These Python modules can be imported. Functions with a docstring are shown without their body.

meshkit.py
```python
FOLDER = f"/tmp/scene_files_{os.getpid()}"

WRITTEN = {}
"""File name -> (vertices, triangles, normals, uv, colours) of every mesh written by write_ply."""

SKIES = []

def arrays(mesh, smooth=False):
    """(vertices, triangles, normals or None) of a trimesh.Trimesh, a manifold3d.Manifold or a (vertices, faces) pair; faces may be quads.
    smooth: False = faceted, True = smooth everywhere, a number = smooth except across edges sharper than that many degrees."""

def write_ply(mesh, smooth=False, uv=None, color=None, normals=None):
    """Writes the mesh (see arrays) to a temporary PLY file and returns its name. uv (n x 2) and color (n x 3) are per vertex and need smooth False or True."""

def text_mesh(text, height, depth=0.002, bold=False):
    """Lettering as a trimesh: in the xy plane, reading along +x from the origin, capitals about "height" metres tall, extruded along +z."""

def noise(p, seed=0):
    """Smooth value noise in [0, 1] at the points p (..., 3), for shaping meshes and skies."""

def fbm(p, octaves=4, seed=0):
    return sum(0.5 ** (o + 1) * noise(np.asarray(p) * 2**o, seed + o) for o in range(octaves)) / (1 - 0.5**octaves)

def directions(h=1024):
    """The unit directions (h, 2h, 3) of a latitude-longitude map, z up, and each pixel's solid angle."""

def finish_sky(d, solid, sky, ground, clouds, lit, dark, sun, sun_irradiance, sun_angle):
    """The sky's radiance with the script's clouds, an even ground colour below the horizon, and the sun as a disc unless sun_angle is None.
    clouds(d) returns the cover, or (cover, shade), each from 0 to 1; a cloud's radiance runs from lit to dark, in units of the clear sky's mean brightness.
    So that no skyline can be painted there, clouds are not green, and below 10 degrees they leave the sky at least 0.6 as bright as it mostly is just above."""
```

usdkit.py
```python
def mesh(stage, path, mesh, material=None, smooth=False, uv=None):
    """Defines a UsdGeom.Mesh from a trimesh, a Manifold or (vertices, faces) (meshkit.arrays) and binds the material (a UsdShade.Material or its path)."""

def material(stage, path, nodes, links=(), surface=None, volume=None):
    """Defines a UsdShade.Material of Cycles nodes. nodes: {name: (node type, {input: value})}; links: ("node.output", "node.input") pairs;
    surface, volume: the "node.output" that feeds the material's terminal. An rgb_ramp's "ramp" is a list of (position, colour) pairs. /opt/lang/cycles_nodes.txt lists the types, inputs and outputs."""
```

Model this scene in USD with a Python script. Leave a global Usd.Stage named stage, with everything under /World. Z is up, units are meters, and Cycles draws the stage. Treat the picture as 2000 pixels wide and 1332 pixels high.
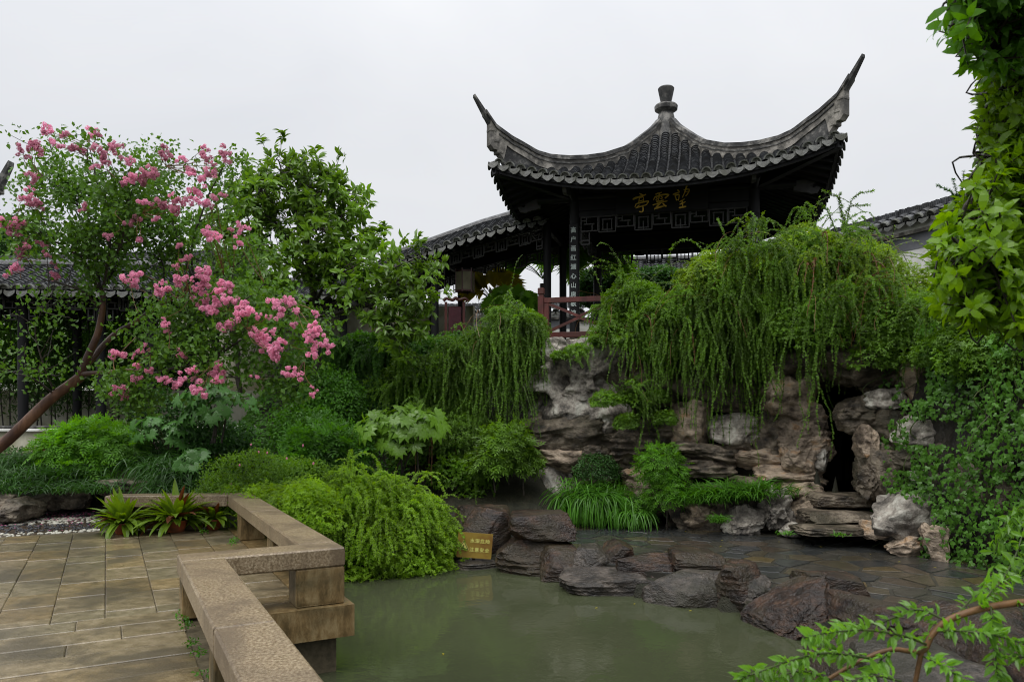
import math, json
import numpy as np, trimesh, usdkit
from meshkit import noise, fbm
from pxr import Usd, UsdGeom, UsdLux, UsdShade, Sdf, Gf
from shapely.geometry import Polygon, LineString, Point
from scipy.spatial import Voronoi

stage = Usd.Stage.CreateInMemory()
UsdGeom.SetStageUpAxis(stage, 'Z'); UsdGeom.SetStageMetersPerUnit(stage, 1.0)
UsdGeom.Xform.Define(stage, '/World'); UsdGeom.Scope.Define(stage, '/World/Looks')

# ------------------------------------------------------------------ camera, sky, sun, exposure
EYE = 1.55
cam = UsdGeom.Camera.Define(stage, '/World/camera')
cam.AddTranslateOp().Set((0, 0, EYE)); cam.AddRotateXOp().Set(90.0)
cam.CreateHorizontalApertureAttr(36.0); cam.CreateFocalLengthAttr(27.0)
cam.CreateVerticalApertureOffsetAttr(134 / 2000 * 36)
cam.CreateFStopAttr(4.0); cam.CreateFocusDistanceAttr(13.0)
cam.CreateClippingRangeAttr((0.05, 2000.0))
cam.CreateExposureAttr(0.75)

SUN_DIR = np.array([-0.25, -0.35, 0.9]); SUN_DIR /= np.linalg.norm(SUN_DIR)
sun_el = math.asin(SUN_DIR[2]); sun_rot = math.atan2(SUN_DIR[0], SUN_DIR[1])
usdkit.material(stage, '/World/Looks/sky_overcast', {
    'co': ('texture_coordinate', {}),
    'sky': ('sky_texture', {'sky_type': 'single_scattering', 'sun_disc': False, 'sun_elevation': sun_el, 'sun_rotation': sun_rot}),
    'map': ('mapping', {'mapping_type': 'point', 'scale': (1.0, 1.0, 2.0)}),
    'n': ('noise_texture', {'scale': 1.5, 'detail': 5.0, 'roughness': 0.5, 'distortion': .4}),
    'ramp': ('rgb_ramp', {'ramp': [(0.28, (3.35, 3.47, 3.72)), (0.5, (3.95, 4.03, 4.2)), (0.74, (4.35, 4.4, 4.5))]}),
    'mix': ('mix_color', {'fac': 0.965, 'use_clamp': False, 'use_clamp_result': False}),
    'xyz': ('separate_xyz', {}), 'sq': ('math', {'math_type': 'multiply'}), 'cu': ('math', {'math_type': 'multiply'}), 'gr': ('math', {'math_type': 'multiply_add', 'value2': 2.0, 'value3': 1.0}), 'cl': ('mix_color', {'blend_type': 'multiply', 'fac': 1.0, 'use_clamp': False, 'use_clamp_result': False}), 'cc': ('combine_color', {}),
    'bg': ('background_shader', {'strength': 0.11})},
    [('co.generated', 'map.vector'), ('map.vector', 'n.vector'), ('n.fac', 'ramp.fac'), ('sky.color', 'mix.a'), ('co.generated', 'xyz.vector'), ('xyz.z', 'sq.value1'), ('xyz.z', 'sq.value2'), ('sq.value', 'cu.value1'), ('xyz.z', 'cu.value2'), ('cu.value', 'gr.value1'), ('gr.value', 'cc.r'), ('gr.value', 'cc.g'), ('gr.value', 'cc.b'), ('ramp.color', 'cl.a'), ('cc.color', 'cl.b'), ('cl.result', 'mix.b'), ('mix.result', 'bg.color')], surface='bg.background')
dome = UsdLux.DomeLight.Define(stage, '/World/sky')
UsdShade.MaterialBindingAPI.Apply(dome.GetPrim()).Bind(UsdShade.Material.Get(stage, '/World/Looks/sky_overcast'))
dome.GetPrim().SetCustomDataByKey('kind', 'structure')
sun = UsdLux.DistantLight.Define(stage, '/World/sun')
sun.CreateIntensityAttr(0.40); sun.CreateAngleAttr(50.0); sun.CreateColorAttr((1.0, 0.97, 0.93)); sun.CreateNormalizeAttr(True)
_m = Gf.Matrix4d(); _m.SetLookAt(Gf.Vec3d(*map(float, SUN_DIR)), Gf.Vec3d(0, 0, 0), Gf.Vec3d(0, 1, 0))
sun.AddTransformOp().Set(_m.GetInverse())

# ------------------------------------------------------------------ helpers
FPX = 1500.0
def P(px, py, Y):
    """A point at depth Y that stands where the photograph shows it."""
    return np.array([(px - 1000) / FPX * Y, Y, EYE + (800 - py) / FPX * Y])
_used = {}
def numbered(path):
    n = _used.get(path, 0); _used[path] = n + 1
    return path if n == 0 else f'{path}_{n:03d}'
class T:
    """A thing (or a part with sub-parts): its prim path and its origin."""
    def __init__(s, path, org): s.path, s.org = path, np.asarray(org, float)
def tag(prim, label=None, cat=None, group=None, kind=None):
    for k, v in (('label', label), ('category', cat), ('group', group), ('kind', kind)):
        if v: prim.SetCustomDataByKey(k, v)
def thing(name, label, cat, loc=(0, 0, 0), group=None, kind=None):
    p = numbered('/World/' + name)
    x = UsdGeom.Xform.Define(stage, p); x.AddTranslateOp().Set(tuple(map(float, loc)))
    tag(x.GetPrim(), label, cat, group, kind)
    return T(p, loc)
def arr(m):
    if hasattr(m, 'vertices'): return np.asarray(m.vertices, float), np.asarray(m.faces, int)
    if hasattr(m, 'to_mesh'):
        q = m.to_mesh(); return np.asarray(q.vert_properties[:, :3], float), np.asarray(q.tri_verts, int)
    return np.asarray(m[0], float), np.asarray(m[1], int)
def part(t, name, mesh, mat, smooth=False, label=None, kind=None):
    v, f = arr(mesh)
    if len(f) == 0: return T(t.path, t.org)
    p = numbered(f'{t.path}/{name}')
    m = usdkit.mesh(stage, p, (v - t.org, f), mat, smooth=smooth)
    tag(m.GetPrim(), label, None, None, kind)
    return T(p, t.org)
def single(name, mesh, mat, label=None, cat=None, group=None, kind=None, smooth=False):
    p = numbered('/World/' + name); v, f = arr(mesh)
    m = usdkit.mesh(stage, p, (v, f), mat, smooth=smooth)
    tag(m.GetPrim(), label, cat, group, kind)
    return T(p, (0, 0, 0))
def cat(ms):
    vs, fs, n = [], [], 0
    for m in ms:
        v, f = arr(m)
        if f.shape[1] == 4: f = np.vstack([f[:, [0, 1, 2]], f[:, [0, 2, 3]]])
        vs.append(v); fs.append(f + n); n += len(v)
    if not vs: return np.zeros((0, 3)), np.zeros((0, 3), int)
    return np.vstack(vs), np.vstack(fs)
def box_uv(o, u, v, w):
    """Box from corner o along three edge vectors (outward faces)."""
    o, u, v, w = (np.asarray(x, float) for x in (o, u, v, w))
    if np.dot(np.cross(u, v), w) < 0: o, u = o + u, -u
    V = np.array([o, o + u, o + u + v, o + v, o + w, o + u + w, o + u + v + w, o + v + w])
    F = np.array([[0, 3, 2], [0, 2, 1], [4, 5, 6], [4, 6, 7], [0, 1, 5], [0, 5, 4], [1, 2, 6], [1, 6, 5], [2, 3, 7], [2, 7, 6], [3, 0, 4], [3, 4, 7]])
    return V, F
def cbox(o, u, v, w, c=0.008):
    """Box with chamfered edges, from corner o along orthogonal edges u, v, w."""
    o, u, v, w = (np.asarray(x, float) for x in (o, u, v, w))
    L = [np.linalg.norm(x) for x in (u, v, w)]; e = [x / l for x, l in zip((u, v, w), L)]
    c = min(c, min(L) * .3)
    pts = []
    for a in (0, 1):
        for b in (0, 1):
            for d in (0, 1):
                for k in range(3):
                    q = [(a, b, d)[i] * L[i] for i in range(3)]
                    for i in range(3):
                        if i != k: q[i] += c * (1 - 2 * (a, b, d)[i])
                    pts.append(o + sum(q[i] * e[i] for i in range(3)))
    h = trimesh.convex.convex_hull(np.array(pts))
    return np.asarray(h.vertices), np.asarray(h.faces)
def bar(a, b, w, h, up=(0, 0, 1)):
    """Rectangular bar from a to b, w wide across, h along up."""
    a, b, up = (np.asarray(x, float) for x in (a, b, up))
    t = (b - a) / np.linalg.norm(b - a); s = np.cross(t, up); s /= np.linalg.norm(s); n = np.cross(s, t)
    return box_uv(a - s * w / 2 - n * h / 2, b - a, s * w, n * h)
def tube(pts, rad, sides=8, caps=True):
    p = np.asarray(pts, float); r = np.broadcast_to(rad, (len(p),))
    t = np.gradient(p, axis=0); t /= np.linalg.norm(t, axis=1, keepdims=True) + 1e-12
    a = np.cross(t[0], [0, 0, 1.0] if abs(t[0][2]) < .9 else [1.0, 0, 0]); a /= np.linalg.norm(a)
    A = [a]
    for i in range(1, len(p)):
        a = A[-1] - t[i] * np.dot(A[-1], t[i]); A.append(a / (np.linalg.norm(a) + 1e-12))
    A = np.array(A); B = np.cross(t, A); an = np.arange(sides) * 2 * np.pi / sides
    v = p[:, None] + r[:, None, None] * (np.cos(an)[None, :, None] * A[:, None] + np.sin(an)[None, :, None] * B[:, None])
    i, j = np.meshgrid(np.arange(len(p) - 1), np.arange(sides), indexing='ij')
    q = np.stack([i * sides + j, i * sides + (j + 1) % sides, (i + 1) * sides + (j + 1) % sides, (i + 1) * sides + j], -1).reshape(-1, 4)
    f = np.vstack([q[:, [0, 1, 2]], q[:, [0, 2, 3]]]); v = v.reshape(-1, 3)
    if caps:
        n = len(v); v = np.vstack([v, p[0], p[-1]]); k = np.arange(sides); m = (len(p) - 1) * sides
        f = np.vstack([f, np.stack([np.full(sides, n), (k + 1) % sides, k], 1), np.stack([np.full(sides, n + 1), m + k, m + (k + 1) % sides], 1)])
    return v, f
def smooth_path(pts, n):
    """Catmull-Rom through pts, n points."""
    p = np.asarray(pts, float); p = np.vstack([2 * p[0] - p[1], p, 2 * p[-1] - p[-2]])
    s = np.linspace(0, len(p) - 3 - 1e-6, n); i = s.astype(int); u = (s - i)[:, None]
    a, b, c, d = p[i], p[i + 1], p[i + 2], p[i + 3]
    return .5 * (2 * b + (c - a) * u + (2 * a - 5 * b + 4 * c - d) * u ** 2 + (3 * b - a - 3 * c + d) * u ** 3)
def lathe(prof, center, n=24):
    prof = np.asarray(prof, float); an = np.arange(n) * 2 * np.pi / n
    v = np.stack([prof[:, None, 0] * np.cos(an), prof[:, None, 0] * np.sin(an), np.broadcast_to(prof[:, None, 1], (len(prof), n))], -1).reshape(-1, 3) + np.asarray(center)
    i, j = np.meshgrid(np.arange(len(prof) - 1), np.arange(n), indexing='ij')
    q = np.stack([i * n + j, i * n + (j + 1) % n, (i + 1) * n + (j + 1) % n, (i + 1) * n + j], -1).reshape(-1, 4)
    return v, np.vstack([q[:, [0, 1, 2]], q[:, [0, 2, 3]]])
def grid_faces(nu, nv):
    i, j = np.meshgrid(np.arange(nu - 1), np.arange(nv - 1), indexing='ij')
    q = np.stack([i * nv + j, (i + 1) * nv + j, (i + 1) * nv + j + 1, i * nv + j + 1], -1).reshape(-1, 4)
    return np.vstack([q[:, [0, 1, 2]], q[:, [0, 2, 3]]])
def extrude(poly, z0, z1):
    return trimesh.creation.extrude_polygon(poly, z1 - z0, engine='earcut').apply_translation([0, 0, z0])
def plate(poly, O, U, V, d):
    """2-D shape extruded d along UxV, laid at O with axes U, V."""
    O, U, V = (np.asarray(x, float) for x in (O, U, V)); N = np.cross(U, V); N /= np.linalg.norm(N)
    m = cat([trimesh.creation.extrude_polygon(g, d, engine='earcut') for g in getattr(poly, 'geoms', [poly])])
    return O + m[0][:, :1] * U + m[0][:, 1:2] * V + m[0][:, 2:] * N, m[1]

# ------------------------------------------------------------------ materials
def material(name, nodes, links, surface='p.BSDF'):
    return usdkit.material(stage, '/World/Looks/' + name, nodes, links, surface=surface)
def stone(name, ramp, rough=(.25, .55), scale=3.0, bump=.3, bscale=18.0, stain=None, stain_scale=.8, aniso=(1, 1, 1), spec=.3, island=0.0):
    """Mottled stone: colours over two noises, darker stains, uneven gloss, fine relief."""
    if name.split('_')[0] in ('rock', 'edge', 'granite', 'lime', 'roof'): ramp = [(.5 + (a - .5) * .62, c) for a, c in ramp]
    n = {'g': ('geometry', {}), 'map': ('mapping', {'mapping_type': 'point', 'scale': aniso}),
         'n1': ('noise_texture', {'scale': scale, 'detail': 7.0, 'roughness': .65}),
         'n2': ('noise_texture', {'scale': stain_scale, 'detail': 5.0, 'roughness': .6, 'distortion': .6}),
         'n3': ('noise_texture', {'scale': bscale, 'detail': 6.0, 'roughness': .6}),
         'r': ('rgb_ramp', {'ramp': ramp}), 'sr': ('map_range', {'from_min': .46, 'from_max': .60, 'to_min': 0.0, 'to_max': 1.0, 'clamp': True}),
         'mx': ('mix_color', {'b': stain or (0, 0, 0)}), 'rr': ('map_range', {'from_min': .3, 'from_max': .7, 'to_min': rough[0], 'to_max': rough[1], 'clamp': True}),
         'b': ('bump', {'strength': bump, 'distance': .05 if bump > .7 else .02}), 'p': ('principled_bsdf', {'specular_ior_level': spec})}
    l = [('g.position', 'map.vector'), ('map.vector', 'n1.vector'), ('g.position', 'n2.vector'), ('map.vector', 'n3.vector'), ('n1.fac', 'r.fac'), ('r.color', 'mx.a'),
         ('n2.fac', 'rr.value'), ('rr.result', 'p.roughness'), ('n3.fac', 'b.height'), ('b.normal', 'p.normal')]
    if stain:
        n['sm'] = ('math', {'math_type': 'multiply', 'value2': .55 if name.startswith('rock') else .8}); l += [('n2.fac', 'sr.value'), ('sr.result', 'sm.value1'), ('sm.value', 'mx.fac')]
    else:
        n['mx'][1]['fac'] = 0.0; del n['sr']
    out = 'mx.result'
    if island:
        n['oi'] = ('object_info', {}); n['iv'] = ('map_range', {'from_min': 0., 'from_max': 1., 'to_min': 1 - island, 'to_max': 1 + island}); n['hs'] = ('hsv', {})
        l += [('oi.random', 'iv.value'), ('iv.result', 'hs.value'), (out, 'hs.color')]; out = 'hs.color'
    l.append((out, 'p.base_color'))
    return material(name, n, l)
def leaf(name, ramp, rough=.38, trans=.35, patch=.35, pscale=1.2, spec=.28, gain=2.85, warm=1.25):
    """Leaves: each one its own shade, patches of younger growth, light coming through."""
    ramp = [(a, tuple(min(.8, x * gain * k) for x, k in zip(c, (1 + .38 * warm, 1.0, 1 - .3 * warm) if gain > 1.5 else (1, 1, 1)))) for a, c in ramp]
    n = {'g': ('geometry', {}), 'r': ('rgb_ramp', {'ramp': ramp}), 'n1': ('noise_texture', {'scale': pscale, 'detail': 3.0}),
         'mr': ('map_range', {'from_min': .3, 'from_max': .7, 'to_min': 1 - patch, 'to_max': 1 + patch}), 'h': ('hsv', {}),
         'p': ('principled_bsdf', {'roughness': rough, 'specular_ior_level': spec}), 't': ('translucent_bsdf', {}), 'hs': ('hsv', {'hue': .49, 'saturation': 1.1, 'value': 1.5}),
         'm': ('mix_closure', {'fac': trans})}
    return material(name, n, [('g.random_per_island', 'r.fac'), ('g.position', 'n1.vector'), ('n1.fac', 'mr.value'), ('mr.result', 'h.value'), ('r.color', 'h.color'), ('h.color', 'p.base_color'),
        ('h.color', 'hs.color'), ('hs.color', 't.color'), ('p.BSDF', 'm.closure1'), ('t.BSDF', 'm.closure2')], surface='m.closure')
M = {}
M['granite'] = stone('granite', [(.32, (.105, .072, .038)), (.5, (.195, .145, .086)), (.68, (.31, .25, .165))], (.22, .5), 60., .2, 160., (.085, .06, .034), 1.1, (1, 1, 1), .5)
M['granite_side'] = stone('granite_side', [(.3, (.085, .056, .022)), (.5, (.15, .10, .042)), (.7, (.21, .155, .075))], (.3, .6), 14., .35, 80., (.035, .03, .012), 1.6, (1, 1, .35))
for i, c in enumerate([(1, 1, 1), (.86, .9, .92), (1.08, 1.02, .88), (.75, .76, .75), (1.0, .93, .8)]):
    k = np.array(c)
    M[f'slab{i}'] = stone(f'slab_{i}', [(.3, tuple(k * (.075, .058, .032))), (.5, tuple(k * (.15, .118, .068))), (.72, tuple(k * (.24, .195, .125)))], (.12, .4), 9., .3, 60., (.045, .036, .02), 1.3, (1, 1, 1), .6, .16)
M['joint'] = stone('joint', [(.3, (.04, .034, .02)), (.6, (.11, .09, .055))], (.4, .7), 12.)
M['wet_dark'] = stone('wet_dark', [(.3, (.016, .012, .009)), (.6, (.05, .036, .024))], (.12, .4), 6., .5, 24.)
M['edge_rock'] = stone('edge_rock', [(.28, (.006, .0038, .0027)), (.5, (.018, .0105, .0072)), (.68, (.05, .027, .016))], (.16, .45), 5., .75, 22., (.03, .023, .011), 1.4, (1, 1, 2.2), .45)
M['edge_rock_grey'] = stone('edge_rock_grey', [(.28, (.009, .0075, .006)), (.5, (.028, .023, .018)), (.68, (.075, .062, .05))], (.2, .5), 5., .75, 22., (.02, .018, .008), 1.4, (1, 1, 1.8), .45)
M['rock_grey'] = stone('rock_grey', [(.26, (.04, .037, .034)), (.42, (.20, .178, .152)), (.56, (.38, .345, .295)), (.70, (.56, .54, .47))], (.3, .65), 4.2, .8, 24., (.025, .022, .019), 1.3, (1, 1, .8), .28)
M['rock_tan'] = stone('rock_tan', [(.26, (.05, .036, .026)), (.42, (.23, .18, .13)), (.58, (.43, .345, .26)), (.76, (.44, .27, .14))], (.28, .6), 3.2, .8, 22., (.035, .027, .021), 1.0, (1, 1, 1.6), .28)
M['rock_dark'] = stone('rock_dark', [(.26, (.018, .016, .013)), (.48, (.085, .068, .05)), (.68, (.21, .175, .13))], (.25, .55), 4., .8, 22., (.02, .02, .008), 1.2, (1, 1, 1.3), .28)
M['rock_core'] = stone('rock_core', [(.3, (.006, .0055, .0045)), (.6, (.024, .02, .016)), (.75, (.05, .042, .033))], (.4, .7), 2.5, .8, 10.)
for i, c in enumerate([(.020, .021, .020), (.028, .026, .021), (.037, .031, .020), (.016, .017, .017), (.055, .041, .019), (.031, .024, .017)]):
    k = np.array(c)
    M[f'flag{i}'] = stone(f'flagstone_{i}', [(.3, tuple(k * .6)), (.55, tuple(k)), (.75, tuple(k * 1.6))], (.05, .26), 8., .3, 30., None, 1.6, (1, 1, 1), .6, .18)
M['mortar'] = stone('mortar', [(.3, (.012, .012, .010)), (.6, (.035, .033, .026))], (.2, .5), 6., .4, 30.)
M['roof_tile'] = stone('roof_tile', [(.28, (.012, .0125, .0135)), (.5, (.034, .036, .039)), (.66, (.07, .074, .078)), (.8, (.16, .16, .15))], (.22, .5), 9., .35, 50., (.018, .018, .017), 2.2, (1, 1, 1), .5)
M['end_tile'] = stone('end_tile', [(.3, (.05, .052, .048)), (.55, (.13, .135, .12)), (.75, (.22, .22, .19))], (.3, .6), 12., .4, 50., (.04, .042, .028), 3.)
M['drip_tile'] = stone('drip_tile', [(.3, (.04, .041, .039)), (.55, (.095, .098, .09)), (.75, (.15, .155, .135))], (.3, .6), 12., .4, 50., (.03, .032, .02), 3.)
M['lime'] = stone('lime', [(.25, (.045, .043, .038)), (.45, (.15, .14, .12)), (.65, (.30, .28, .245))], (.5, .8), 5., .3, 40., (.05, .048, .044), 2.4, (1, 1, 1))
M['lime_dark'] = stone('lime_dark', [(.25, (.018, .018, .018)), (.5, (.06, .06, .056)), (.72, (.22, .21, .19))], (.4, .7), 6., .4, 40., (.015, .015, .015), 2.)
M['white_wall'] = stone('white_wall', [(.3, (.50, .50, .46)), (.6, (.72, .72, .69))], (.6, .85), 2.5, .08, 40., (.36, .36, .30), .9, (1, 1, .35))
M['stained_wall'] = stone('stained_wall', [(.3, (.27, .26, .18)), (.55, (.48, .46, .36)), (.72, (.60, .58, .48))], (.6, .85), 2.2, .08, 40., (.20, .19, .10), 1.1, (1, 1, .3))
M['grey_band'] = stone('grey_band', [(.3, (.10, .105, .115)), (.65, (.17, .175, .19))], (.5, .8), 3., .08, 40.)
M['dark_wood'] = stone('dark_wood', [(.3, (.006, .006, .0065)), (.6, (.012, .012, .013)), (.8, (.024, .0235, .0235))], (.4, .65), 5., .2, 30., None, 1., (1, 1, .12), .18)
M['lattice_wood'] = stone('lattice_wood', [(.3, (.022, .021, .021)), (.7, (.05, .048, .047))], (.35, .6), 5., .1, 30.)
M['red_wood'] = stone('red_wood', [(.3, (.045, .013, .012)), (.55, (.088, .026, .022)), (.75, (.14, .046, .036))], (.22, .5), 5., .15, 40., (.05, .02, .015), 2., (1, 1, .3))
M['board_red'] = stone('board_red', [(.3, (.035, .008, .012)), (.7, (.06, .013, .02))], (.3, .5), 4.)
M['gold'] = stone('gold_leaf', [(.3, (.55, .34, .05)), (.7, (.75, .50, .09))], (.35, .55), 12.)
M['pale_paint'] = stone('pale_paint', [(.3, (.30, .36, .34)), (.7, (.50, .55, .52))], (.5, .7), 14.)
M['terracotta'] = stone('terracotta', [(.3, (.17, .045, .018)), (.65, (.30, .085, .03))], (.25, .5), 6., .15, 40., (.10, .045, .025), 3.)
M['soil'] = stone('soil', [(.3, (.008, .007, .005)), (.6, (.03, .024, .015))], (.5, .8), 12., .8, 30.)
M['ground'] = stone('ground', [(.3, (.008, .009, .004)), (.55, (.02, .02, .01)), (.75, (.04, .032, .02))], (.5, .8), 6., .8, 24.)
M['sign_face'] = stone('sign_face', [(.3, (.19, .125, .02)), (.7, (.27, .185, .035))], (.3, .5), 3., .05, 20., (.17, .08, .02), 2.5)
M['sign_yellow'] = stone('sign_yellow', [(.3, (.50, .48, .10)), (.7, (.62, .60, .18))], (.4, .6), 9.)
M['black_paint'] = stone('black_paint', [(.3, (.012, .012, .01)), (.7, (.02, .02, .016))], (.4, .6), 9.)
M['bark_smooth'] = stone('bark_smooth', [(.28, (.022, .010, .006)), (.5, (.065, .030, .016)), (.7, (.15, .08, .045))], (.25, .55), 6., .5, 18., (.03, .014, .009), 2.5, (1, 1, .25))
M['bark_dark'] = stone('bark_dark', [(.3, (.012, .010, .008)), (.6, (.04, .032, .024))], (.3, .6), 8., .5, 24.)
M['stem_brown'] = stone('stem_brown', [(.3, (.07, .035, .014)), (.7, (.17, .09, .035))], (.35, .6), 9.)
M['stem_green'] = stone('stem_green', [(.3, (.022, .04, .008)), (.7, (.05, .065, .015))], (.35, .6), 9.)
M['dead_leaf'] = leaf('dead_leaf', [(0, (.10, .035, .012)), (.5, (.22, .09, .03)), (1, (.30, .15, .05))], .6, .2, gain=1.0)
M['pebble_pale'] = stone('pebble_pale', [(.3, (.26, .25, .2)), (.7, (.50, .49, .42))], (.2, .4), 30.)
M['pebble_dark'] = stone('pebble_dark', [(.3, (.012, .012, .014)), (.7, (.05, .05, .052))], (.12, .4), 30.)
M['lamp_paper'] = stone('lamp_paper', [(.3, (.13, .115, .07)), (.7, (.22, .20, .13))], (.5, .7), 6.)
G = lambda *k: [(i / (len(k) - 1), c) for i, c in enumerate(k)]
M['jasmine'] = leaf('jasmine_leaf', G((.022, .066, .010), (.045, .118, .015), (.075, .155, .02), (.12, .19, .028)), .4, .4, .55, 2.2)
M['jasmine_dry'] = leaf('jasmine_dry', G((.035, .085, .012), (.07, .13, .02), (.12, .15, .03), (.17, .085, .028), (.08, .14, .022)), .45, .4, .5, 2.)
M['bush'] = leaf('bush_leaf', G((.040, .105, .010), (.08, .165, .015), (.125, .205, .02), (.17, .235, .026)), .4, .45, .4, 2.2)
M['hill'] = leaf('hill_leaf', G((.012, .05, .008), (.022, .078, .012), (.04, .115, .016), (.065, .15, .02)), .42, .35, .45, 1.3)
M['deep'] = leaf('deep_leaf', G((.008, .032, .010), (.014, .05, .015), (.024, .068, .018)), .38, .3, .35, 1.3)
M['olive'] = leaf('olive_leaf', G((.022, .065, .010), (.05, .10, .014), (.09, .135, .02), (.16, .14, .022), (.04, .09, .014)), .42, .38, .4, 1.5)
M['ivy'] = leaf('ivy_leaf', [(0, (.014, .052, .010)), (.35, (.028, .088, .014)), (.65, (.055, .13, .018)), (.9, (.10, .16, .022)), (.945, (.24, .16, .02)), (1, (.26, .18, .02))], .33, .3, .4, 1.4)
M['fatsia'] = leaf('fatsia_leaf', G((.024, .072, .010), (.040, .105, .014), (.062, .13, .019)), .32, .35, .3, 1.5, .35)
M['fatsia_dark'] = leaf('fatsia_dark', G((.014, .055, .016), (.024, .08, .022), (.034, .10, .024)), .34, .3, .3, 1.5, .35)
M['magnolia'] = leaf('magnolia_leaf', [(0, (.024, .068, .012)), (.4, (.045, .105, .018)), (.8, (.085, .15, .026)), (.95, (.14, .19, .03)), (.98, (.2, .15, .02)), (1, (.22, .14, .02))], .3, .35, .35, 1.0, .4)
M['camphor'] = leaf('fresh_leaf', G((.028, .080, .004), (.054, .125, .006), (.088, .165, .009), (.13, .20, .014)), .33, .45, .3, 1.6, .35)
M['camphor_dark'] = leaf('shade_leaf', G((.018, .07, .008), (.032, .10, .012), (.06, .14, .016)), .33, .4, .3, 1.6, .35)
M['crape'] = leaf('crape_leaf', [(0, (.016, .052, .010)), (.5, (.032, .085, .014)), (.82, (.06, .12, .018)), (.88, (.13, .14, .02)), (.92, (.24, .11, .008)), (1, (.26, .10, .008))], .4, .35, .35, 1.6)
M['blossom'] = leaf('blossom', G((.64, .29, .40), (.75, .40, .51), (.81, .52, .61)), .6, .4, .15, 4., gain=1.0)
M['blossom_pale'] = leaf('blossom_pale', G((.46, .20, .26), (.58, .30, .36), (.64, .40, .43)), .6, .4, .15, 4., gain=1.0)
M['petal'] = leaf('petal', [(0, (.42, .08, .20)), (.75, (.55, .17, .30)), (.8, (.45, .22, .03)), (1, (.5, .2, .03))], .6, .2, .1, gain=1.0)
M['grass'] = leaf('grass_blade', G((.014, .06, .008), (.026, .10, .012), (.055, .15, .016), (.10, .17, .025)), .4, .35, .4, 2.)
M['grass_dark'] = leaf('grass_dark', G((.006, .026, .006), (.012, .042, .009), (.02, .058, .011)), .4, .3, .4, 2.)
M['nandina'] = leaf('nandina_leaf', G((.02, .075, .010), (.038, .12, .016), (.07, .16, .022), (.10, .17, .03)), .4, .38, .4, 2.)
M['potleaf'] = leaf('pot_leaf', [(0, (.10, .17, .014)), (.35, (.22, .29, .02)), (.6, (.38, .40, .03)), (.8, (.52, .44, .05)), (.9, (.36, .18, .05)), (1, (.34, .13, .04))], .34, .35, .2, 3., gain=1.2)
M['palm'] = leaf('palm_leaf', G((.03, .10, .012), (.06, .16, .02), (.10, .21, .03)), .35, .4, .3, 2.)
M['palm_yellow'] = leaf('palm_yellow', G((.30, .26, .02), (.42, .34, .03), (.22, .24, .02)), .4, .4, .2, 2., gain=1.1)
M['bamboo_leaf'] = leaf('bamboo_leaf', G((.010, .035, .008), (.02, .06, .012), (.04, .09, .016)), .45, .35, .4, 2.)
M['near'] = leaf('near_leaf', G((.026, .085, .014), (.042, .115, .018), (.068, .14, .023), (.105, .17, .032)), .35, .42, .3, 6., .5)
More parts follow.
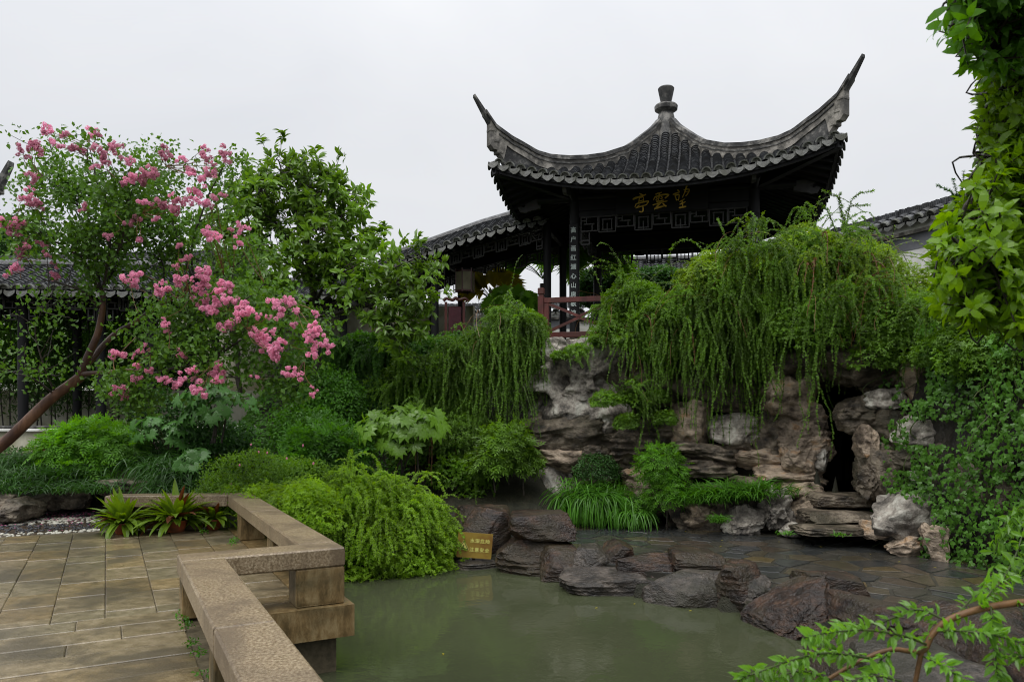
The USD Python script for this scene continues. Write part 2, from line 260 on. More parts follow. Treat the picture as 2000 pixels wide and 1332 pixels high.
M['water'] = material('pond_water', {'g': ('geometry', {}), 'mp': ('mapping', {'mapping_type': 'point', 'scale': (1.0, 1.0, 1.0)}), 'n1': ('noise_texture', {'scale': 3.2, 'detail': 3.0, 'distortion': .8}), 'n2': ('noise_texture', {'scale': .5, 'detail': 3.0}),
    'n3': ('noise_texture', {'scale': 16.0, 'detail': 2.0, 'distortion': .5}), 'ad': ('math', {'math_type': 'multiply_add', 'value2': .22}),
    'r': ('rgb_ramp', {'ramp': [(.3, (.024, .028, .0145)), (.7, (.038, .043, .0225))]}), 'b': ('bump', {'strength': .085, 'distance': .05}), 'p': ('principled_bsdf', {'roughness': .03, 'ior': 1.36, 'specular_ior_level': .5})},
    [('g.position', 'mp.vector'), ('mp.vector', 'n1.vector'), ('g.position', 'n2.vector'), ('mp.vector', 'n3.vector'), ('n3.fac', 'ad.value1'), ('n1.fac', 'ad.value3'), ('n2.fac', 'r.fac'), ('r.color', 'p.base_color'), ('ad.value', 'b.height'), ('b.normal', 'p.normal')])
# ------------------------------------------------------------------ ground, pond
rng = np.random.default_rng(7)
WATER, PATH = -0.55, -0.30
O2, U2, V2 = np.array([-2.557, 5.861]), np.array([.884, .467]), np.array([-.467, .884])
def uv(u, v, z=0.0):
    q = O2 + u * U2 + v * V2
    return np.array([q[0], q[1], z])
def uvpoly(pts): return Polygon([tuple(O2 + u * U2 + v * V2) for u, v in pts])
sstep = lambda x, a, b: (lambda t: t * t * (3 - 2 * t))(np.clip((x - a) / (b - a), 0, 1))
ROCK_FRONT = np.array([[-1.6, 15.0], [-.6, 14.3], [.30, 13.55], [1.3, 13.35], [2.6, 12.75], [3.55, 12.15], [4.3, 11.35], [4.95, 10.75], [5.05, 10.3], [5.55, 9.3], [5.75, 8.6], [6.3, 7.6], [7.0, 6.4]])
PATH_POLY = Polygon([(-1.2, 10.9), (-.3, 10.75), (.3, 10.25), (.85, 9.55), (1.4, 8.95), (2.0, 8.5), (2.6, 7.95), (2.95, 7.2), (3.15, 6.3), (3.1, 5.2), (3.0, 3.5), (6.6, 3.5), (7.2, 6.2), (6.6, 7.6), (6.1, 8.7), (5.8, 9.5), (5.3, 10.5), (4.7, 11.4), (3.8, 12.4), (2.7, 13.0), (1.3, 13.6), (.3, 13.9), (-1.5, 14.6), (-1.6, 12.5)])
POND_POLY = Polygon([(-1.25, 6.0), (-1.75, 7.6), (-2.2, 9.3), (-1.6, 10.3), (-.4, 10.35), (.2, 9.95), (.8, 9.25), (1.3, 8.6), (1.9, 8.15), (2.4, 7.6), (2.65, 6.9), (2.8, 6.0), (2.75, 4.6), (2.6, 3.0), (2.6, 1.0), (-1.2, 1.0), (-.7, 3.2), (-2.2, 5.3)])
CAVE_POLY = Polygon([(3.9, 11.2), (5.2, 10.2), (6.6, 14.6), (4.6, 14.9)])
def pip(poly, x, y):
    import shapely
    return shapely.contains_xy(poly, x, y)
def front_y(x): return np.interp(x, ROCK_FRONT[:9, 0], ROCK_FRONT[:9, 1])
TERR_BASE = uvpoly([(.9, -.6), (1.5, -.6), (1.5, 3.6), (-1, 4.2), (-1, -4.5), (.9, -4.5)])
def ground_z(x, y):
    x, y = np.asarray(x, float), np.asarray(y, float)
    garden = .78 * sstep(y, 11.6, 13.3) * sstep(-x, 3.0, 4.4)
    hill = 2.75 * sstep(y, 11.7, 16.2) * sstep(-x, -1.2, -.2) * sstep(x, -6.5, -4.0)
    plateau = 2.72 * sstep(y - front_y(x), .35, .9) * sstep(x, -.4, .5)
    plateau = np.where(x > 5.0, 2.72 * sstep(x - np.interp(y, ROCK_FRONT[:, 1][::-1], ROCK_FRONT[:, 0][::-1]), .5, 1.1), plateau)
    z = np.maximum.reduce([garden, hill, plateau])
    low = np.where(pip(PATH_POLY.buffer(.05), x, y), PATH - .06, np.where((x > -2.6) & (x < 8) & (y < 11.5), -.42, -.06))
    z = np.where((z > 1) & pip(CAVE_POLY, x, y), -.3, z)
    z = np.where(z < .03, low, z)
    z = np.where(pip(POND_POLY, x, y) | pip(TERR_BASE, x, y), -1.3, z)
    far = sstep(np.hypot(x, y - 8), 26, 60)
    return z * (1 - far)
gx = np.concatenate([[-260, -120, -60, -30, -20], np.arange(-14, 14.01, .2), [20, 30, 60, 120, 260]])
gy = np.concatenate([[-200, -80, -30, -10], np.arange(-4, 24.01, .2), [30, 45, 80, 160, 300]])
X, Y = np.meshgrid(gx, gy, indexing='ij')
Z = ground_z(X, Y)
Z += np.where((np.abs(X) < 14) & (Y < 24) & (Y > -4), .05 * (fbm(np.stack([X * 1.3, Y * 1.3, 0 * X], -1), 3) - .5), 0)
single('ground', (np.stack([X, Y, Z], -1).reshape(-1, 3), grid_faces(len(gx), len(gy))), M['ground'], kind='structure', smooth=True)
wp = POND_POLY.buffer(.75)
single('pond_water', (lambda m: (m.vertices[m.faces[m.face_normals[:, 2] > .5]].reshape(-1, 3), np.arange(3 * (m.face_normals[:, 2] > .5).sum()).reshape(-1, 3)))(extrude(wp, WATER - .2, WATER)), M['water'], 'still murky green pond water', 'pond', kind='structure')

# ------------------------------------------------------------------ terrace of stone slabs
terrace = thing('terrace', 'wet paved terrace of rectangular stone slabs', 'terrace', kind='structure')
TERR = Polygon([(.02, -5.2), (.02, -.37), (.93, -.37), (.93, 4.12), (.3, 4.36), (-.5, 4.68), (-3.8, 4.95), (-7, 5.0), (-7, -5.2)])
base = uvpoly([(.25, -5.2), (.25, -.25), (1.16, -.25), (1.16, 4.4), (-.5, 4.9), (-7, 5.1), (-7, -5.2)])
part(terrace, 'base', extrude(base, -1.25, -.02), M['joint'])
edges = [(uvpoly([(.32, -.37), (1.28, -.37), (1.28, -.06), (.32, -.06)]), -.25, 0.0), (uvpoly([(.935, -.055), (1.28, -.055), (1.28, 2.2), (.935, 2.2)]), -.25, -.004), (uvpoly([(.935, 2.206), (1.28, 2.206), (1.28, 4.3), (.935, 4.3)]), -.25, -.002)]
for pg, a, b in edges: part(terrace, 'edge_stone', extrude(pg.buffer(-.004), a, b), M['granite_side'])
for k in range(3):
    part(terrace, 'edge_stone', extrude(uvpoly([(.03, -.375 - 1.55 * k), (.315, -.375 - 1.55 * k), (.315, -1.92 - 1.55 * k), (.03, -1.92 - 1.55 * k)]), -.3, -.05), M['wet_dark'])
slabs = []
u = -.13 - .355 * 17
while u < .95:
    v = .1 + rng.uniform(-.5, 0) if u < .0 else -.37
    lo = .1 if u < -.05 else -.37
    while v < 5.1:
        L = rng.uniform(.42, .66)
        slabs.append(Polygon([(u, max(v, lo)), (u + .355, max(v, lo)), (u + .355, v + L), (u, v + L)])) if v + L > lo + .08 else None
        v += L
    u += .355
v = .1
while v > -5.2:
    d = rng.choice([.25, .28, .30, .34]); u = -7 + rng.uniform(0, 1)
    while u < .02:
        L = rng.uniform(.75, 1.35)
        if .02 - (u + L) < .35: L = .03 - u
        slabs.append(Polygon([(u, v - d), (u + L, v - d), (u + L, v), (u, v)])); u += L
    v -= d
LEDGE = Polygon([(.3, -.4), (1.3, -.4), (1.3, -.055), (.3, -.055)])
for pg in slabs:
    g = pg.intersection(TERR).difference(LEDGE)
    if g.is_empty or g.geom_type != 'Polygon' or g.area < .01: continue
    g = g.buffer(-rng.uniform(.0018, .0045), join_style=2)
    if g.is_empty or g.geom_type != 'Polygon': continue
    c = uv(*np.array(g.centroid.coords[0]))
    if c[1] < .3: continue
    g2 = Polygon([tuple(O2 + a * U2 + b * V2) for a, b in g.exterior.coords])
    top = 0.0 + rng.uniform(-.005, .004)
    ring = np.array(g2.exterior.coords)[:-1]; inner = np.array(g2.buffer(-.006, join_style=2).exterior.coords)[:-1]
    if len(inner) == len(ring):
        m = trimesh.convex.convex_hull(np.vstack([np.c_[ring, np.full(len(ring), -.05)], np.c_[ring, np.full(len(ring), top - .005)], np.c_[inner, np.full(len(ring), top)]]))
    else: m = extrude(g2, -.05, top)
    part(terrace, 'slab', m, M[f'slab{rng.choice(5, p=[.3, .22, .2, .13, .15])}'])

def worn(m, size=.035, amt=.007, seed=0):
    """Hewn block: finely divided, arrises chipped and faces slightly uneven."""
    v, f = arr(m); c = v.mean(0); v, f = trimesh.remesh.subdivide_to_size(v, f, size, max_iter=12)
    t = trimesh.Trimesh(v, f, process=True); n = np.array(t.vertex_normals); v = np.array(t.vertices)
    fn = np.array(t.face_normals); sharp = np.zeros(len(v)); ad = t.face_adjacency[t.face_adjacency_angles > .3]; e = t.face_adjacency_edges[t.face_adjacency_angles > .3]
    sharp[np.unique(e)] = 1.0
    q = v * 9 + seed; chip = np.clip(fbm(q, 3, 5) - .42, 0, 1) * 2.6
    return v - n * (amt * (.25 * (fbm(v * 4 + seed, 3, 2)) + sharp * chip))[:, None], np.array(t.faces)
# the granite balustrade bench that zigzags along the water
bench = thing('stone_balustrade_bench', 'low zigzag granite bench on short posts along the pond edge', 'bench', uv(0, -.31))
HB, TH = .45, .15
U3, V3, ZU = np.array([*U2, 0]), np.array([*V2, 0]), np.array([0, 0, 1.0])
for a, b in ((-2.25, -.313), (-5.0, -2.256)): part(bench, 'seat_slab', worn(cbox(uv(0, a, HB - TH), U3 * .31, V3 * (b - a), ZU * TH, .012)), M['granite'], smooth=32)
part(bench, 'seat_slab', worn(cbox(uv(0, -.31, HB - TH), U3 * 1.22, V3 * .31, ZU * TH, .012)), M['granite'], smooth=32)
part(bench, 'seat_slab', worn(cbox(uv(.91, .003, HB - TH), U3 * .31, V3 * 2.3, ZU * TH, .012)), M['granite'], smooth=32)
part(bench, 'seat_slab', worn(cbox(uv(.91, 2.306, HB - TH), U3 * .31, V3 * 2.05, ZU * TH, .012)), M['granite'], smooth=32)
bu = uv(.905, 4.08) - uv(-.5, 4.7); L = np.linalg.norm(bu); bu /= L; bv = np.array([-bu[1], bu[0], 0])
part(bench, 'seat_slab', worn(cbox(uv(-.5, 4.7, HB - TH), bu * L, bv * .3, ZU * TH, .012)), M['granite'], smooth=32)
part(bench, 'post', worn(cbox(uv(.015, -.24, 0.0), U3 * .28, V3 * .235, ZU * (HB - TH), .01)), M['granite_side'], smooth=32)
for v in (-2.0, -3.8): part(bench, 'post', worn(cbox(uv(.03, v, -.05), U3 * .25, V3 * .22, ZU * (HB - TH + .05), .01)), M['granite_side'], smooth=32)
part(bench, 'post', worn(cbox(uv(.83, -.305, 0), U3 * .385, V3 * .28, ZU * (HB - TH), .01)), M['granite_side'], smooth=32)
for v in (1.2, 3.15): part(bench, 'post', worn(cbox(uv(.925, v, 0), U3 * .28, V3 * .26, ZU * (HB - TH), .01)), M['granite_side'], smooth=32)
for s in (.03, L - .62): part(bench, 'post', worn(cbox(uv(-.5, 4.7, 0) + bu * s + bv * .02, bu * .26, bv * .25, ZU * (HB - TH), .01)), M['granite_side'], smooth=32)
part(bench, 'back_panel', worn(cbox(uv(-.5, 4.7, 0) + bu * .3 + bv * .16, bu * (L - .9), bv * .08, ZU * (HB - TH), .01)), M['granite_side'], smooth=32)

# ------------------------------------------------------------------ flagstone path
path = thing('flagstone_path', 'wet crazy paving of dark slate at the foot of the rockery', 'path', kind='structure')
part(path, 'bed', extrude(PATH_POLY, PATH - .25, PATH - .006), M['mortar'])
pts = []
minx, miny, maxx, maxy = PATH_POLY.bounds
while len(pts) < 900:
    q = np.array([rng.uniform(minx, maxx), rng.uniform(miny, maxy)])
    if PATH_POLY.buffer(.3).contains(Point(q)) and (not pts or np.min(np.hypot(*(np.array(pts) * [1, .8] - q * [1, .8]).T)) > .20): pts.append(q)
    elif rng.random() < .0006: break
vor = Voronoi(np.array(pts))
flags = []
for i in range(len(pts)):
    reg = vor.regions[vor.point_region[i]]
    if -1 in reg or not reg: continue
    g = Polygon(vor.vertices[reg]).intersection(PATH_POLY).buffer(-.013 - .008 * rng.random(), join_style=2)
    if g.is_empty or g.geom_type != 'Polygon' or g.area < .006: continue
    flags.append(g)
vis = sorted(flags, key=lambda g: -g.area / max(1, g.centroid.y) ** 3)
def flag_mesh(g):
    t = PATH + rng.uniform(-.004, .005); e = np.array(g.exterior.coords)[:-1]; tilt = rng.normal(0, .006, 2); c = e.mean(0)
    z = t + (e - c) @ tilt
    i = c + (e - c) * .97
    v = np.vstack([np.c_[e, np.full(len(e), PATH - .04)], np.c_[e, z - .003], np.c_[i, t + (i - c) @ tilt]])
    m = trimesh.convex.convex_hull(v); return m
for g in vis[:300]: part(path, 'flagstone', flag_mesh(g), M[f'flag{rng.choice(6, p=[.28, .26, .14, .2, .03, .09])}'])
rest = [flag_mesh(g) for g in vis[300:]]
if rest: part(path, 'small_flagstones', cat(rest), M['flag0'], kind='stuff')

# ------------------------------------------------------------------ pebble mosaic at the back left
mosaic = thing('pebble_path', 'mosaic path of pale and dark pebbles behind the terrace', 'path', kind='structure')
PEB = Polygon([uv(-.55, 4.95)[:2], uv(-.55, 7.2)[:2], (-6.4, 12.6), (-10, 12.2), (-10.5, 8.6), uv(-7, 5.05)[:2], uv(-3.8, 5.0)[:2]])
part(mosaic, 'bed', extrude(PEB, -.3, -.03), M['wet_dark'])
ico = trimesh.creation.icosphere(1); pv, pf = np.array(ico.vertices), np.array(ico.faces)
def pebbles(mask, n, size, col):
    out = []
    q = np.stack([rng.uniform(-10, -4.3, n), rng.uniform(8.8, 12.6, n)], 1)
    q = q[pip(PEB, q[:, 0], q[:, 1])]
    w = mask(q); q = q[w]
    for a in q:
        s = rng.uniform(.8, 1.25) * size; an = rng.uniform(0, 3.14)
        w_ = pv * [s * 1.4, s * .8, s * .7]; c_, s_ = math.cos(an), math.sin(an)
        out.append((np.c_[w_[:, 0] * c_ - w_[:, 1] * s_, w_[:, 0] * s_ + w_[:, 1] * c_, w_[:, 2]] + [a[0], a[1], -.025], pf))
    part(mosaic, 'pebbles', cat(out), col, kind='stuff')
wav = lambda q: np.sin((q[:, 1] + .35 * np.sin(q[:, 0] * 1.6) + .12 * q[:, 0]) * 4.4)
pebbles(lambda q: wav(q) > .1, 5200, .021, M['pebble_pale'])
pebbles(lambda q: wav(q) <= .1, 3600, .019, M['pebble_dark'])
# ------------------------------------------------------------------ rocks
_ico = {k: (lambda m: (np.array(m.vertices), np.array(m.faces)))(trimesh.creation.icosphere(k)) for k in (2, 3, 4, 5)}
def rock(c, s, seed, sub=4, box=2.6, amp=.42, pit=.35, fine=.10, strata=0.0, facets=5, rot=0.0, tilt=0.0, cut=(.62, .9)):
    """Weathered boulder: rounded box cut by a few planes, lumps, hollows, small relief. s = half sizes."""
    r = np.random.default_rng(seed); v, f = _ico[sub]
    w = v / (np.abs(v) ** box).sum(1, keepdims=True) ** (1 / box)
    for _ in range(facets):
        n = r.normal(size=3); n /= np.linalg.norm(n); d = r.uniform(*cut); e = np.maximum(w @ n - d, 0); w = w - e[:, None] * n * .92
    q = v * 1.25 + seed * 3.17
    k = 1 + amp * (fbm(q, 3, seed) - .5) * 1.6
    rid = 1 - np.abs(2 * noise(v * 2.6 + seed * 1.7, seed + 5) - 1)
    k += .14 * amp * (rid - .5) * 2
    if pit: k -= pit * np.clip(noise(v * 2.3 + seed, seed + 9) - .63, 0, 1) * 2.2
    k += fine * (fbm(v * 7 + seed, 3, seed + 2) - .5) * 1.5
    if sub > 4: k += .05 * (fbm(v * 17 + seed, 3, seed + 6) - .5) * 2 - .10 * np.clip(noise(v * 6 + seed, seed + 7) - .62, 0, 1) * 2
    w = w * k[:, None]
    if strata:
        h = w[:, 2] * 5 + .8 * (fbm(v * 1.5 + seed, 2, seed + 3)); st = np.abs((h % 1) - .5) * 2
        w[:, :2] *= (1 + .45 * strata * (st - .5) * (.4 + 1.2 * noise(v * 1.9 + seed, seed + 4)))[:, None]
    w = w * np.asarray(s)
    ct, sn = math.cos(tilt), math.sin(tilt); w = np.c_[w[:, 0] * ct - w[:, 2] * sn, w[:, 1], w[:, 0] * sn + w[:, 2] * ct]
    cr, sr = math.cos(rot), math.sin(rot); w = np.c_[w[:, 0] * cr - w[:, 1] * sr, w[:, 0] * sr + w[:, 1] * cr, w[:, 2]]
    return w + np.asarray(c), f
def prock(x0, y0, x1, y1, Y, dep, seed, grow=1.16, **k):
    """Boulder whose outline fills the picture box at depth Y (its front), dep deep."""
    Yc = Y + dep * .5; c = P((x0 + x1) / 2, (y0 + y1) / 2, Yc)
    return rock(c, ((x1 - x0) / 2 / FPX * Yc * grow, dep / 2 * grow, (y1 - y0) / 2 / FPX * Yc * grow), seed, **k)

# the core of the rockery, with the mouth and inside of the cave
seg = np.hypot(*np.diff(ROCK_FRONT, axis=0).T); cum = np.r_[0, np.cumsum(seg)]
S = np.linspace(0, cum[-1], 190); fx, fy = np.interp(S, cum, ROCK_FRONT[:, 0]), np.interp(S, cum, ROCK_FRONT[:, 1])
k = np.ones(9) / 9; pad = lambda a: np.r_[[a[0]] * 4, a, [a[-1]] * 4]
fx, fy = np.convolve(pad(fx), k, 'valid'), np.convolve(pad(fy), k, 'valid')
tx, ty = np.gradient(fx), np.gradient(fy); ln = np.hypot(tx, ty); nx, ny = ty / ln, -tx / ln            # towards the viewer
inset = np.interp(S, [cum[1], cum[2], cum[7], cum[8], cum[9]], [.2, .45, .5, .2, .0]); fx, fy = fx - nx * inset, fy - ny * inset
top = np.interp(fx, [-1.6, -.2, .35, 1.5, 2.6, 3.6, 4.4, 5.0, 5.5, 6.2, 7], [1.2, 2.1, 2.65, 2.6, 2.95, 3.25, 3.15, 2.75, 2.65, 2.7, 2.7])
H = np.r_[np.linspace(0, 1, 46), [1.0] * 8]; back = np.r_[.08 + .35 * np.linspace(0, 1, 46) ** 1.6, .43 + np.linspace(.25, 2.2, 8)]
gx_, gz_ = fx[:, None] - nx[:, None] * back, (-.5 + H * (top[:, None] + .5))
gy_ = fy[:, None] - ny[:, None] * back
pts3 = np.stack([gx_, gy_, np.broadcast_to(gz_, gx_.shape)], -1)
dn = .55 * (fbm(pts3 * .9, 4, 11) - .5) + .18 * (fbm(pts3 * 3.2, 3, 12) - .5)
px_ = 1000 + FPX * pts3[..., 0] / pts3[..., 1]
cz = np.clip((pts3[..., 2] - .05) / .2, 0, 1) * np.clip((1.95 - pts3[..., 2]) / .2, 0, 1) * sstep(px_, 1585, 1602) * sstep(-px_, -1694, -1680) * (S < 9.6)[:, None] * (pts3[..., 1] > 10.2)
cave = np.clip(cz * 1.5, 0, 1)
pts3[..., 0] += nx[:, None] * dn * (1 - cave) - nx[:, None] * cave * 2.4 * .55; pts3[..., 1] += ny[:, None] * dn * (1 - cave) + cave * 2.6
pts3[:, 46:, 2] += .25 * (fbm(pts3[:, 46:] * 1.1, 3, 14) - .5)
rockery = thing('rockery', 'tall rockery of stacked weathered limestone boulders with a cave mouth', 'rockery', (2.5, 12.5, PATH))
part(rockery, 'core', (pts3.reshape(-1, 3), grid_faces(len(S), len(H))), M['rock_core'], smooth=True)
B = [  # x0 y0 x1 y1 front depth material, options
    (1040, 676, 1222, 812, 12.95, 1.2, 'rock_grey', dict(sub=5, pit=.85, amp=.55, fine=.2, box=3.4, facets=3)), (1056, 664, 1106, 708, 12.95, .5, 'rock_grey', {}), (1034, 800, 1172, 880, 12.85, .9, 'rock_dark', dict(box=3, strata=.12, tilt=.12)),
    (1160, 806, 1206, 850, 12.95, .5, 'rock_grey', {}), (1056, 868, 1140, 918, 12.85, .8, 'rock_tan', dict(tilt=-.15)), (1134, 868, 1184, 900, 12.8, .5, 'rock_dark', dict(box=4)),
    (1058, 908, 1130, 1002, 12.8, .8, 'rock_grey', dict(pit=.6, box=3)), (1186, 815, 1318, 920, 12.6, 1.0, 'rock_dark', dict(strata=.28, sub=5, amp=.5)), (1216, 912, 1264, 950, 12.6, .5, 'rock_tan', {}), (1222, 940, 1310, 1010, 12.45, .7, 'rock_tan', dict(box=3)),
    (1308, 782, 1388, 884, 12.3, .8, 'rock_tan', dict(facets=8, amp=.25, tilt=.12)), (1384, 812, 1480, 866, 12.2, .8, 'rock_grey', dict(amp=.25)), (1318, 868, 1412, 898, 12.15, .7, 'rock_dark', dict(box=4, tilt=-.1)), (1324, 896, 1420, 932, 12.1, .7, 'rock_dark', dict(box=4)),
    (1408, 872, 1524, 914, 12.0, .8, 'rock_tan', dict(amp=.5)), (1516, 798, 1610, 908, 11.55, .8, 'rock_tan', dict(grow=1.06, sub=5, fine=.2, amp=.5, strata=.1)), (1584, 872, 1616, 918, 11.5, .5, 'rock_grey', dict(grow=1.0)), (1476, 908, 1606, 952, 11.6, .8, 'rock_tan', dict(box=3, grow=1.04)),
    (1496, 936, 1594, 978, 11.5, .7, 'rock_tan', dict(box=3, grow=1.04)), (1430, 930, 1510, 966, 11.8, .7, 'rock_dark', {}), (1334, 982, 1402, 1034, 11.7, .6, 'rock_tan', dict(pit=.5)), (1414, 990, 1490, 1042, 11.35, .5, 'rock_grey', dict(fine=.25, pit=.5)),
    (1480, 958, 1544, 1036, 11.2, .5, 'rock_grey', dict(fine=.25, pit=.6, sub=5)), (1544, 970, 1592, 1020, 11.2, .5, 'rock_tan', dict(box=3)), (1528, 1022, 1560, 1048, 11.0, .3, 'rock_grey', {}), (1580, 950, 1606, 984, 11.4, .4, 'rock_tan', {}), (1098, 958, 1222, 1030, 12.35, .7, 'rock_dark', dict(box=4)), (1326, 962, 1520, 1044, 11.75, .7, 'rock_dark', dict(box=5)),
    (1500, 690, 1612, 760, 11.75, .9, 'rock_dark', dict(amp=.5)), (1498, 740, 1592, 812, 11.7, .8, 'rock_tan', {}), (1590, 668, 1740, 748, 11.1, 1.0, 'rock_dark', dict(amp=.5, strata=.1)), (1634, 770, 1706, 846, 10.85, .6, 'rock_dark', dict(strata=.15, grow=1.0)),
    (1696, 764, 1768, 802, 10.75, .5, 'rock_grey', {}), (1672, 832, 1706, 900, 10.6, .5, 'rock_tan', dict(grow=1.05)), (1666, 896, 1712, 976, 10.5, .5, 'rock_dark', dict(fine=.3, grow=1.05)), (1758, 680, 1826, 792, 10.7, .6, 'rock_tan', dict(facets=9, tilt=-.15)),
    (1762, 812, 1880, 872, 10.1, .6, 'rock_grey', dict(pit=.4)), (1740, 876, 1784, 922, 10.2, .4, 'rock_dark', {}), (1700, 968, 1836, 1054, 9.75, .6, 'rock_grey', dict(pit=.3)), (1736, 1050, 1800, 1088, 9.6, .4, 'rock_tan', dict(facets=9)),
    (1804, 1020, 1848, 1092, 9.35, .4, 'rock_tan', dict(facets=9)), (1778, 918, 1812, 944, 10.0, .3, 'rock_grey', {}), (1920, 768, 2030, 836, 9.2, .5, 'rock_dark', {}), (1968, 640, 2060, 704, 9.4, .6, 'rock_dark', {}), (1766, 580, 1830, 652, 11.6, .8, 'rock_grey', dict(pit=.6)),
    (1700, 600, 1764, 640, 11.7, .6, 'rock_dark', {}), (1176, 690, 1250, 820, 13.0, .8, 'rock_dark', {}), (1300, 880, 1345, 990, 12.3, .7, 'rock_dark', {}), (1120, 890, 1200, 970, 12.9, .7, 'rock_dark', {}), (1400, 850, 1480, 900, 12.3, .6, 'rock_dark', {}), (1476, 800, 1530, 900, 12.0, .7, 'rock_dark', {}), (1700, 800, 1770, 880, 10.7, .6, 'rock_dark', {}), (1690, 880, 1750, 980, 10.4, .6, 'rock_dark', {}), (1820, 780, 1900, 860, 10.2, .5, 'rock_dark', {}), (1816, 880, 1890, 1000, 9.7, .6, 'rock_dark', {}), (1700, 720, 1770, 770, 11.0, .6, 'rock_dark', {}), (1820, 640, 1910, 720, 10.4, .7, 'rock_dark', {}), (1930, 860, 2020, 1000, 8.9, .6, 'rock_dark', {}), (1000, 960, 1070, 1010, 12.9, .6, 'rock_grey', {}),
    (1236, 690, 1340, 790, 12.75, .8, 'rock_dark', {}), (1330, 700, 1500, 800, 12.4, .9, 'rock_dark', {}), (1690, 1016, 1730, 1050, 10.0, .4, 'rock_tan', {}),
    (960, 925, 1064, 1000, 13.0, .9, 'rock_dark', dict(strata=.2)), (1240, 640, 1330, 700, 12.9, .8, 'rock_grey', dict(pit=.6)), (1860, 900, 1960, 1080, 9.3, .8, 'rock_dark', {}), (1850, 700, 1950, 800, 9.9, .8, 'rock_dark', {})]
for i, (x0, y0, x1, y1, Y, dep, mt, opt) in enumerate(B):
    part(rockery, 'boulder', prock(x0, y0, x1, y1, Y, dep, 100 + i, **opt), M[mt], smooth=38)
for i, (x0, y0, x1, y1, Y) in enumerate([(1596, 966, 1690, 990, 10.75), (1580, 998, 1694, 1018, 10.5), (1566, 1024, 1704, 1042, 10.25)]):
    part(rockery, 'cave_step', prock(x0, y0, x1, y1, Y, .7, 300 + i, box=6, amp=.12, pit=0, facets=2), M['rock_dark'], smooth=35)

# dark wet boulders that edge the pond
E_ = [(888, 1000, 990, 1112, 10.45, .8, 'edge_rock', 'blocky dark brown boulder behind the yellow warning sign', dict(box=7)),
    (980, 1052, 1102, 1134, 9.75, .9, 'edge_rock', 'massive dark wet boulder at the pond edge carrying a flat slab', dict(box=6, tilt=-.03)),
    (1004, 1004, 1114, 1050, 9.85, .75, 'edge_rock', 'reddish dark flat slab lying on top of the massive boulder', dict(amp=.1)),
    (1060, 1072, 1130, 1140, 9.4, .6, 'edge_rock', 'rounded dark boulder leaning against the massive slab carrying boulder', dict(box=4)),
    (1122, 1072, 1192, 1132, 9.15, .6, 'edge_rock_grey', 'grey brown boulder with sloping face in the pond kerb', dict(box=5)),
    (1112, 1118, 1282, 1182, 8.7, .6, 'edge_rock_grey', 'long pale ledge stone just above the water of the pond', dict(amp=.16)),
    (1210, 1084, 1324, 1134, 8.85, .55, 'edge_rock', 'dark flat topped kerb boulder beside the grey brown boulder', dict(box=7)),
    (1316, 1078, 1416, 1124, 8.75, .5, 'edge_rock', 'glossy orange brown boulder on the rim of the path', dict(box=5)),
    (1268, 1122, 1432, 1200, 8.15, .6, 'edge_rock_grey', 'broad greenish boulder with a flat face rising from the water', dict(amp=.08)),
    (1404, 1106, 1478, 1196, 7.95, .55, 'edge_rock', 'narrow black boulder between the greenish face and the big sloping boulder', dict(box=5)),
    (1474, 1158, 1650, 1250, 7.0, .9, 'edge_rock', 'big sloping black brown boulder at the corner of the pond', dict(sub=5, tilt=.28, grow=1.15, cut=(.6, .9), strata=0)),
    (884, 1092, 968, 1122, 10.1, .5, 'edge_rock_grey', 'thin flat stone at the waterline under the warning sign', dict(box=7)),
    (1100, 1104, 1180, 1150, 9.2, .5, 'edge_rock', 'low black stone filling the kerb below the grey brown boulder', {}), (1270, 1100, 1330, 1150, 8.75, .5, 'edge_rock', 'small black block between the flat topped and the orange brown kerb boulders', {}),
    (1180, 1060, 1240, 1100, 9.3, .5, 'edge_rock', 'small dark kerb boulder wedged behind the grey brown boulder', {}), (1430, 1120, 1500, 1180, 7.9, .6, 'edge_rock_grey', 'pale streaked stone leaning on the big corner boulder', {}),
    (1560, 1116, 1680, 1180, 7.6, .6, 'edge_rock', 'flat dark slab level with the path behind the big corner boulder', {}),
    (1640, 1180, 1830, 1300, 6.1, 1.0, 'edge_rock', 'dark boulder behind the foreground branch on the near bank', dict(box=5)),
    (1600, 1262, 1760, 1400, 5.3, .8, 'edge_rock', 'low dark boulder at the water behind the foreground leaves', dict(box=5)),
    (1800, 1200, 2010, 1320, 5.6, 1.0, 'edge_rock', 'dark stepped boulder at the end of the path', dict(box=6)),
    (1720, 1290, 1960, 1440, 4.7, .9, 'edge_rock_grey', 'wet grey black boulder lowest on the near bank', dict(box=5)),
    (1930, 1280, 2120, 1440, 4.7, .9, 'edge_rock', 'black boulder at the edge of the near bank beside the stem', dict(box=5))]
for i, (x0, y0, x1, y1, Y, dep, mt, lab, opt) in enumerate(E_):
    o = dict(sub=4, amp=.07, pit=.02, fine=.06, facets=10, grow=1.14, strata=(.0, .14, .05, .10)[i % 4], cut=(.78, .99)); o.update(opt); o['box'] = 9
    single('boulder', prock(x0, y0, x1, y1 + 10, Y, dep, 400 + i, **o), M[mt], lab, 'boulder', 'boulders edging the pond', smooth=24)
for i, (x0, y0, x1, y1, Y, lab) in enumerate([(78, 948, 164, 992, 11.4, 'black squared boulder strewn with petals behind the pebble path'), (-30, 968, 34, 1010, 10.6, 'grey brown rounded boulder at the end of the pebble path'), (10, 976, 66, 1012, 10.5, 'smaller grey brown boulder among the dark grass')]):
    single('boulder', prock(x0, y0, x1, y1, Y, .6, 460 + i, box=4, amp=.25), M['rock_dark'], lab, 'boulder', smooth=30)
steps = thing('stone_steps', 'rough dark stone steps climbing behind the potted plants', 'steps', P(260, 960, 11.4))
